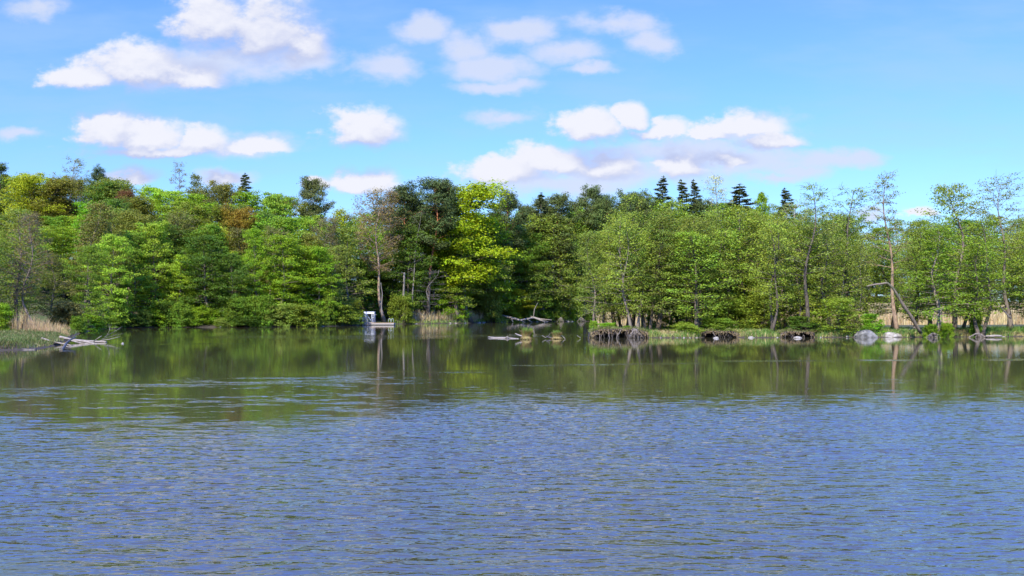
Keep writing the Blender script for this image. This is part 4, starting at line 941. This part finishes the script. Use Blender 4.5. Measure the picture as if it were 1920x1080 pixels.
# ------------------------------------------------------------------ floating platform
def platform():
    Y = 208.0; s = Y / F
    X0 = (680 - 960) * s; root = empty('floating_platform', (X0, Y, 0))
    W = 58.5 * s; D = 3.0
    def bx(name, lo, hi, mat, par=root):
        b = Buf(); b.box(lo, hi); return b.build(name, mat, par)
    bx('float', (0.15, 0.1, -0.3), (W - 0.15, D - 0.1, 0.12), M_FLOAT)
    bx('deck_frame', (0, 0, 0.12), (W, D, 0.42), M_DECK)
    bx('deck_boards', (0.03, 0.03, 0.425), (W - 0.03, D - 0.03, 0.47), M_DECKTOP)
    # cage
    cx0, cx1 = 0.25, 2.35; cy0, cy1 = 0.35, 2.35; z0, z1 = 0.47, 2.75
    for x in (cx0, cx1):
        for y in (cy0, cy1):
            b = Buf(); b.tube([(x, y, z0), (x, y, z1)], 0.06, 6); b.build('post', M_METAL, root)
    b = Buf(); b.tube([(cx0 + .42, cy0 - .02, z1 - .25), (cx0 + .50, cy0 - .12, z0)], 0.065, 6); b.build('front_leg', M_WHITE, root)
    b = Buf(); b.tube([(cx1 - .42, cy0 - .02, z1 - .25), (cx1 - .42, cy0 - .02, z0 + .9), (cx1 - .18, cy0 - .12, z0)], 0.065, 6); b.build('front_leg', M_WHITE, root)
    b = Buf(); b.tube([(cx0 + .5, cy0 - .03, z1 - .5), (cx1 - .3, cy0 - .03, z0 + .08)], 0.05, 6); b.build('brace', M_WHITE, root)
    for x0, x1 in ((cx0, cx0 + .42), (cx1 - .42, cx1)):
        b = Buf(); b.tube([(x0, cy0, 1.55), (x1, cy0, 1.55)], 0.045, 6); b.build('cross_bar', M_WHITE, root)
    f = bx('roof_fascia', (cx0 - .08, cy0 - .1, z1 - .36), (cx1 + .08, cy0 - .04, z1 + .02), M_WHITE)
    bx('roof', (cx0 - .1, cy0 - .035, z1 + .03), (cx1 + .1, cy1 + .1, z1 + .12), M_METAL)
    b = Buf(); b.add([(cx0, cy1, z0), (cx1, cy1, z0), (cx1, cy1, z1), (cx0, cy1, z1)], [(0, 1, 2, 3)], False); b.build('rear_panel', M_MESH, root)
    for x in (cx0, cx1):
        b = Buf(); b.add([(x, cy0 + .07, z0), (x, cy1 - .07, z0), (x, cy1 - .07, z1), (x, cy0 + .07, z1)], [(0, 1, 2, 3)], False); b.build('side_panel', M_MESH, root)
    bx('sill_board', (cx0 - .05, cy0 - .05, .475), (cx1 + .05, cy0 + .02, .62), M_DECK)
    b = Buf(); b.tube([(cx1 + .07, cy0 + .1, 2.2), (cx1 + .55, cy0 + .1, 2.2)], 0.05, 6); b.build('side_arm', M_DECK, root)
    # ladder hoops
    for x in (W - 1.15, W - 0.55):
        th = np.linspace(0, math.pi, 9)
        pts = [(x, 0.25, 0.47)] + [(x - 0.0 + .0 + 0.22 * (1 - math.cos(t)), 0.25, 1.15 + 0.22 * math.sin(t)) for t in th] + [(x + .44, 0.25, 0.47)]
        b = Buf(); b.tube(pts, 0.035, 6); b.build('ladder_rail', M_METAL, root)
    return tag(root, 'grey floating platform with white-framed wire cage and ladder rails', 'floating platform')
platform()
def gangway():
    Y = 209.5; s = Y / F; X0 = (662 - 960) * s; L = 18.2 * s
    root = empty('gangway', (X0, Y, 0))
    b = Buf(); b.box((0, 0, .55), (L, 1.0, .68)); b.build('walkway', M_DECK, root)
    for y in (0.05, 0.95):
        b = Buf(); b.tube([(0, y, 1.6), (L, y, 1.6)], 0.04, 6); b.build('handrail', M_METAL, root)
        for k in range(4):
            b = Buf(); x = 0.05 + k * (L - 0.1) / 3; b.tube([(x, y, -0.8 if k in (0, 3) else 0.68), (x, y, 1.6)], 0.035, 6); b.build('rail_post', M_METAL, root)
    return tag(root, 'narrow railed gangway leading from the bushes to the floating platform', 'gangway')
gangway()

# ------------------------------------------------------------------ sky
SUN_EL, SUN_AZ = R(42), R(-160)      # azimuth measured from +Y towards +X: behind the camera, to the left
sdir = np.array([math.sin(SUN_AZ) * math.cos(SUN_EL), math.cos(SUN_AZ) * math.cos(SUN_EL), math.sin(SUN_EL)])
HARD = [(400, 38, 92, 58), (490, 52, 125, 72), (572, 80, 55, 48), (260, 118, 108, 52), (165, 138, 78, 32), (352, 140, 92, 32),
        (205, 240, 72, 46), (275, 252, 88, 38), (375, 262, 56, 34), (480, 274, 66, 16), (300, 280, 160, 16), (682, 238, 82, 44),
        (1110, 234, 74, 38), (1180, 216, 40, 30), (1235, 240, 62, 22), (1045, 298, 112, 36), (950, 318, 96, 30), (1145, 303, 74, 38), (1272, 304, 68, 36), (250, 328, 62, 20), (690, 338, 66, 28), (1728, 394, 34, 12), (1395, 232, 82, 24), (1448, 262, 66, 20), (1325, 250, 50, 16), (1360, 296, 60, 18), (590, 342, 34, 12), (420, 330, 44, 12)]
SOFT = [(800, 58, 60, 32), (868, 86, 62, 34), (735, 122, 72, 36), (920, 126, 110, 32), (930, 162, 95, 18), (965, 58, 92, 28), (1070, 96, 100, 30), (1155, 46, 100, 28), (1215, 78, 62, 28), (1110, 130, 56, 13),
        (940, 220, 72, 20), (1400, 238, 105, 32), (1445, 266, 78, 28), (1555, 300, 100, 24), (1455, 336, 60, 14), (415, 332, 60, 18), (602, 346, 44, 16), (1055, 345, 210, 26), (70, 18, 62, 28), (42, 250, 60, 14), (570, 118, 85, 26), (1630, 402, 42, 12), (1610, 300, 60, 20), (1500, 318, 90, 18), (1290, 290, 190, 34), (1150, 330, 260, 34), (1420, 300, 120, 40), (380, 120, 200, 40), (470, 275, 110, 26)]
def px_uv(px, py):
    d = ray(px, py); return d[0] / d[1], d[2] / d[1]
def world():
    w = bpy.data.worlds.new('World'); SC.world = w; w.use_nodes = True
    t = w.node_tree; t.nodes.clear(); nt = NT(t)
    out = t.nodes.new('ShaderNodeOutputWorld')
    sky = nt.n('ShaderNodeTexSky', sky_type='NISHITA', sun_disc=False, sun_elevation=SUN_EL, sun_rotation=SUN_AZ, air_density=1.0, dust_density=0.6, ozone_density=1.6)
    d = nt.n('ShaderNodeTexCoord').outputs['Generated']
    xyz = nt.n('ShaderNodeSeparateXYZ', {0: d})
    y = nt.m('MAXIMUM', nt.m('ABSOLUTE', xyz.outputs[1]), 0.08)
    uv = nt.n('ShaderNodeCombineXYZ', {0: nt.m('DIVIDE', xyz.outputs[0], y), 1: nt.m('DIVIDE', xyz.outputs[2], y), 2: 0.0}).outputs[0]
    def field_group(name, lst, flat):
        g = bpy.data.node_groups.new(name, 'ShaderNodeTree')
        g.interface.new_socket('P', in_out='INPUT', socket_type='NodeSocketVector')
        g.interface.new_socket('F', in_out='OUTPUT', socket_type='NodeSocketFloat')
        n2 = NT(g); gi = g.nodes.new('NodeGroupInput'); go = g.nodes.new('NodeGroupOutput'); acc = None
        for (cx, cy, rx, ry) in lst:
            if flat: cy, ry = cy + ry * 0.35, ry * 1.3
            u, v = px_uv(cx, cy); a, b = rx / F, ry / F
            e = n2.vm('MULTIPLY_ADD', gi.outputs[0], (1 / a, 1 / b, 0), (-u / a, -v / b, 0))
            if flat: e = n2.vm('MAXIMUM', e, n2.vm('MULTIPLY', e, (-1, -2.0, 0)))
            l = n2.vm('LENGTH', e, out=1)
            acc = l if acc is None else n2.m('MINIMUM', acc, l)
        n2.l.new(n2.m('SUBTRACT', 1.0, acc), go.inputs[0])
        return g
    gh, gs = field_group('cumulus_field', HARD, True), field_group('soft_cloud_field', SOFT, False)
    def G(g, v):
        n = nt.n('ShaderNodeGroup'); n.node_tree = g; nt.l.new(v, n.inputs[0]); return n.outputs[0]
    nz = nt.n('ShaderNodeTexNoise', {'Vector': nt.vm('MULTIPLY', uv, (1, 1.5, 1)), 'Scale': 30.0, 'Detail': 6.0, 'Roughness': 0.58})
    n1 = nz.outputs[0]
    warp = nt.vm('MULTIPLY_ADD', nz.outputs[1], (0.034, 0.024, 0), (-0.017, -0.012, 0))
    p = nt.vm('ADD', uv, warp)
    n0 = nt.m('SUBTRACT', n1, 0.5)
    f = nt.m('MULTIPLY_ADD', n0, 1.25, nt.m('ADD', G(gh, p), 0.20))
    up = nt.vm('ADD', p, (-0.006, 0.026, 0))
    nb = nt.noise(nt.vm('MULTIPLY', nt.vm('ADD', uv, (-0.002, 0.006, 0)), (1, 1.5, 1)), 30.0, 6, 0.58)
    f2 = nt.m('MULTIPLY_ADD', nt.m('SUBTRACT', nb, 0.5), 1.25, nt.m('ADD', G(gh, up), 0.20))
    lit = nt.mr(nt.m('SUBTRACT', f, f2), -0.22, 0.85)
    ah = nt.mr(nt.m('DIVIDE', f, nt.m('MULTIPLY_ADD', lit, -0.50, 1.0)), 0.0, 1.0)
    s1 = nt.noise(nt.vm('MULTIPLY', uv, (1, 1.7, 1)), 16.0, 6, 0.6)
    fs = nt.m('MULTIPLY_ADD', nt.m('SUBTRACT', s1, 0.5), 1.9, G(gs, p))
    as_ = nt.mr(fs, -0.25, 0.75, 0, 0.88)
    # thin veil and the clouds of the upper sky outside the frame
    vn = nt.noise(nt.vm('MULTIPLY', uv, (1, 4.0, 1)), 3.2, 5, 0.6)
    veil = nt.mr(vn, 0.40, 0.70, 0, 0.34)
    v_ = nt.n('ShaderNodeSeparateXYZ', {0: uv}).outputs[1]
    hn = nt.noise(nt.vm('MULTIPLY', uv, (1, 1.6, 1)), 5.5, 5, 0.55)
    high = nt.m('MULTIPLY', nt.mr(hn, 0.52, 0.70, 0, 0.55), nt.mr(v_, 0.34, 0.46))
    base = nt.mix(1.0, sky.outputs[0], SKYTINT, 'MULTIPLY')
    base = nt.mix(nt.mr(v_, 0.33, 0.48), base, nt.mix(1.0, base, (1.20, 2.1, 3.9), 'MULTIPLY'))  # blue boost added above the frame so the water reflects brighter and bluer
    base = nt.mix(nt.mr(v_, 0.0, 0.34, 0.0, 1.0), nt.mix(1.0, base, (0.98, 0.96, 1.08), 'MULTIPLY'), base)
    c = nt.mix(veil, base, (3.0, 4.3, 5.6))
    soft = nt.m('MAXIMUM', as_, high)
    c = nt.mix(soft, c, (4.5, 4.9, 6.1))
    cc = nt.mix(lit, (3.3, 3.75, 5.5), (5.7, 5.8, 6.4))
    c = nt.mix(ah, c, cc)
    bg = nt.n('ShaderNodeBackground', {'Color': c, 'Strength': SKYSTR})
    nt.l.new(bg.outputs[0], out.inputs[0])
    w.cycles.sampling_method = 'MANUAL'; w.cycles.sample_map_resolution = 512
SKYTINT = (0.66, 0.98, 1.40); SKYSTR = 0.072
world()
sun = bpy.data.lights.new('sun', 'SUN'); sun.energy = 5.0; sun.angle = R(0.5); sun.color = (1.0, 0.95, 0.86)
so = bpy.data.objects.new('sun', sun); COL.objects.link(so); so.location = tuple(sdir * 100)
from mathutils import Vector
so.rotation_euler = Vector(-sdir).to_track_quat('-Z', 'Y').to_euler()

# ------------------------------------------------------------------ camera
cam = bpy.data.cameras.new('camera'); cam.sensor_width = 36; cam.lens = 36 * F / 1920; cam.clip_end = 8000; cam.clip_start = 0.1
co = bpy.data.objects.new('camera', cam); COL.objects.link(co); co.location = (0, 0, CAM_Z); co.rotation_euler = (math.pi / 2 + PITCH, 0, 0)
SC.camera = co
SC.view_settings.view_transform = 'Standard'; SC.view_settings.look = 'None'; SC.view_settings.exposure = 1.12; SC.view_settings.gamma = 1
SC.cycles.max_bounces = 6; SC.cycles.diffuse_bounces = 4; SC.cycles.glossy_bounces = 3; SC.cycles.transmission_bounces = 4; SC.cycles.transparent_max_bounces = 12
SC.cycles.caustics_reflective = False; SC.cycles.caustics_refractive = False
SC.cycles.use_denoising = True
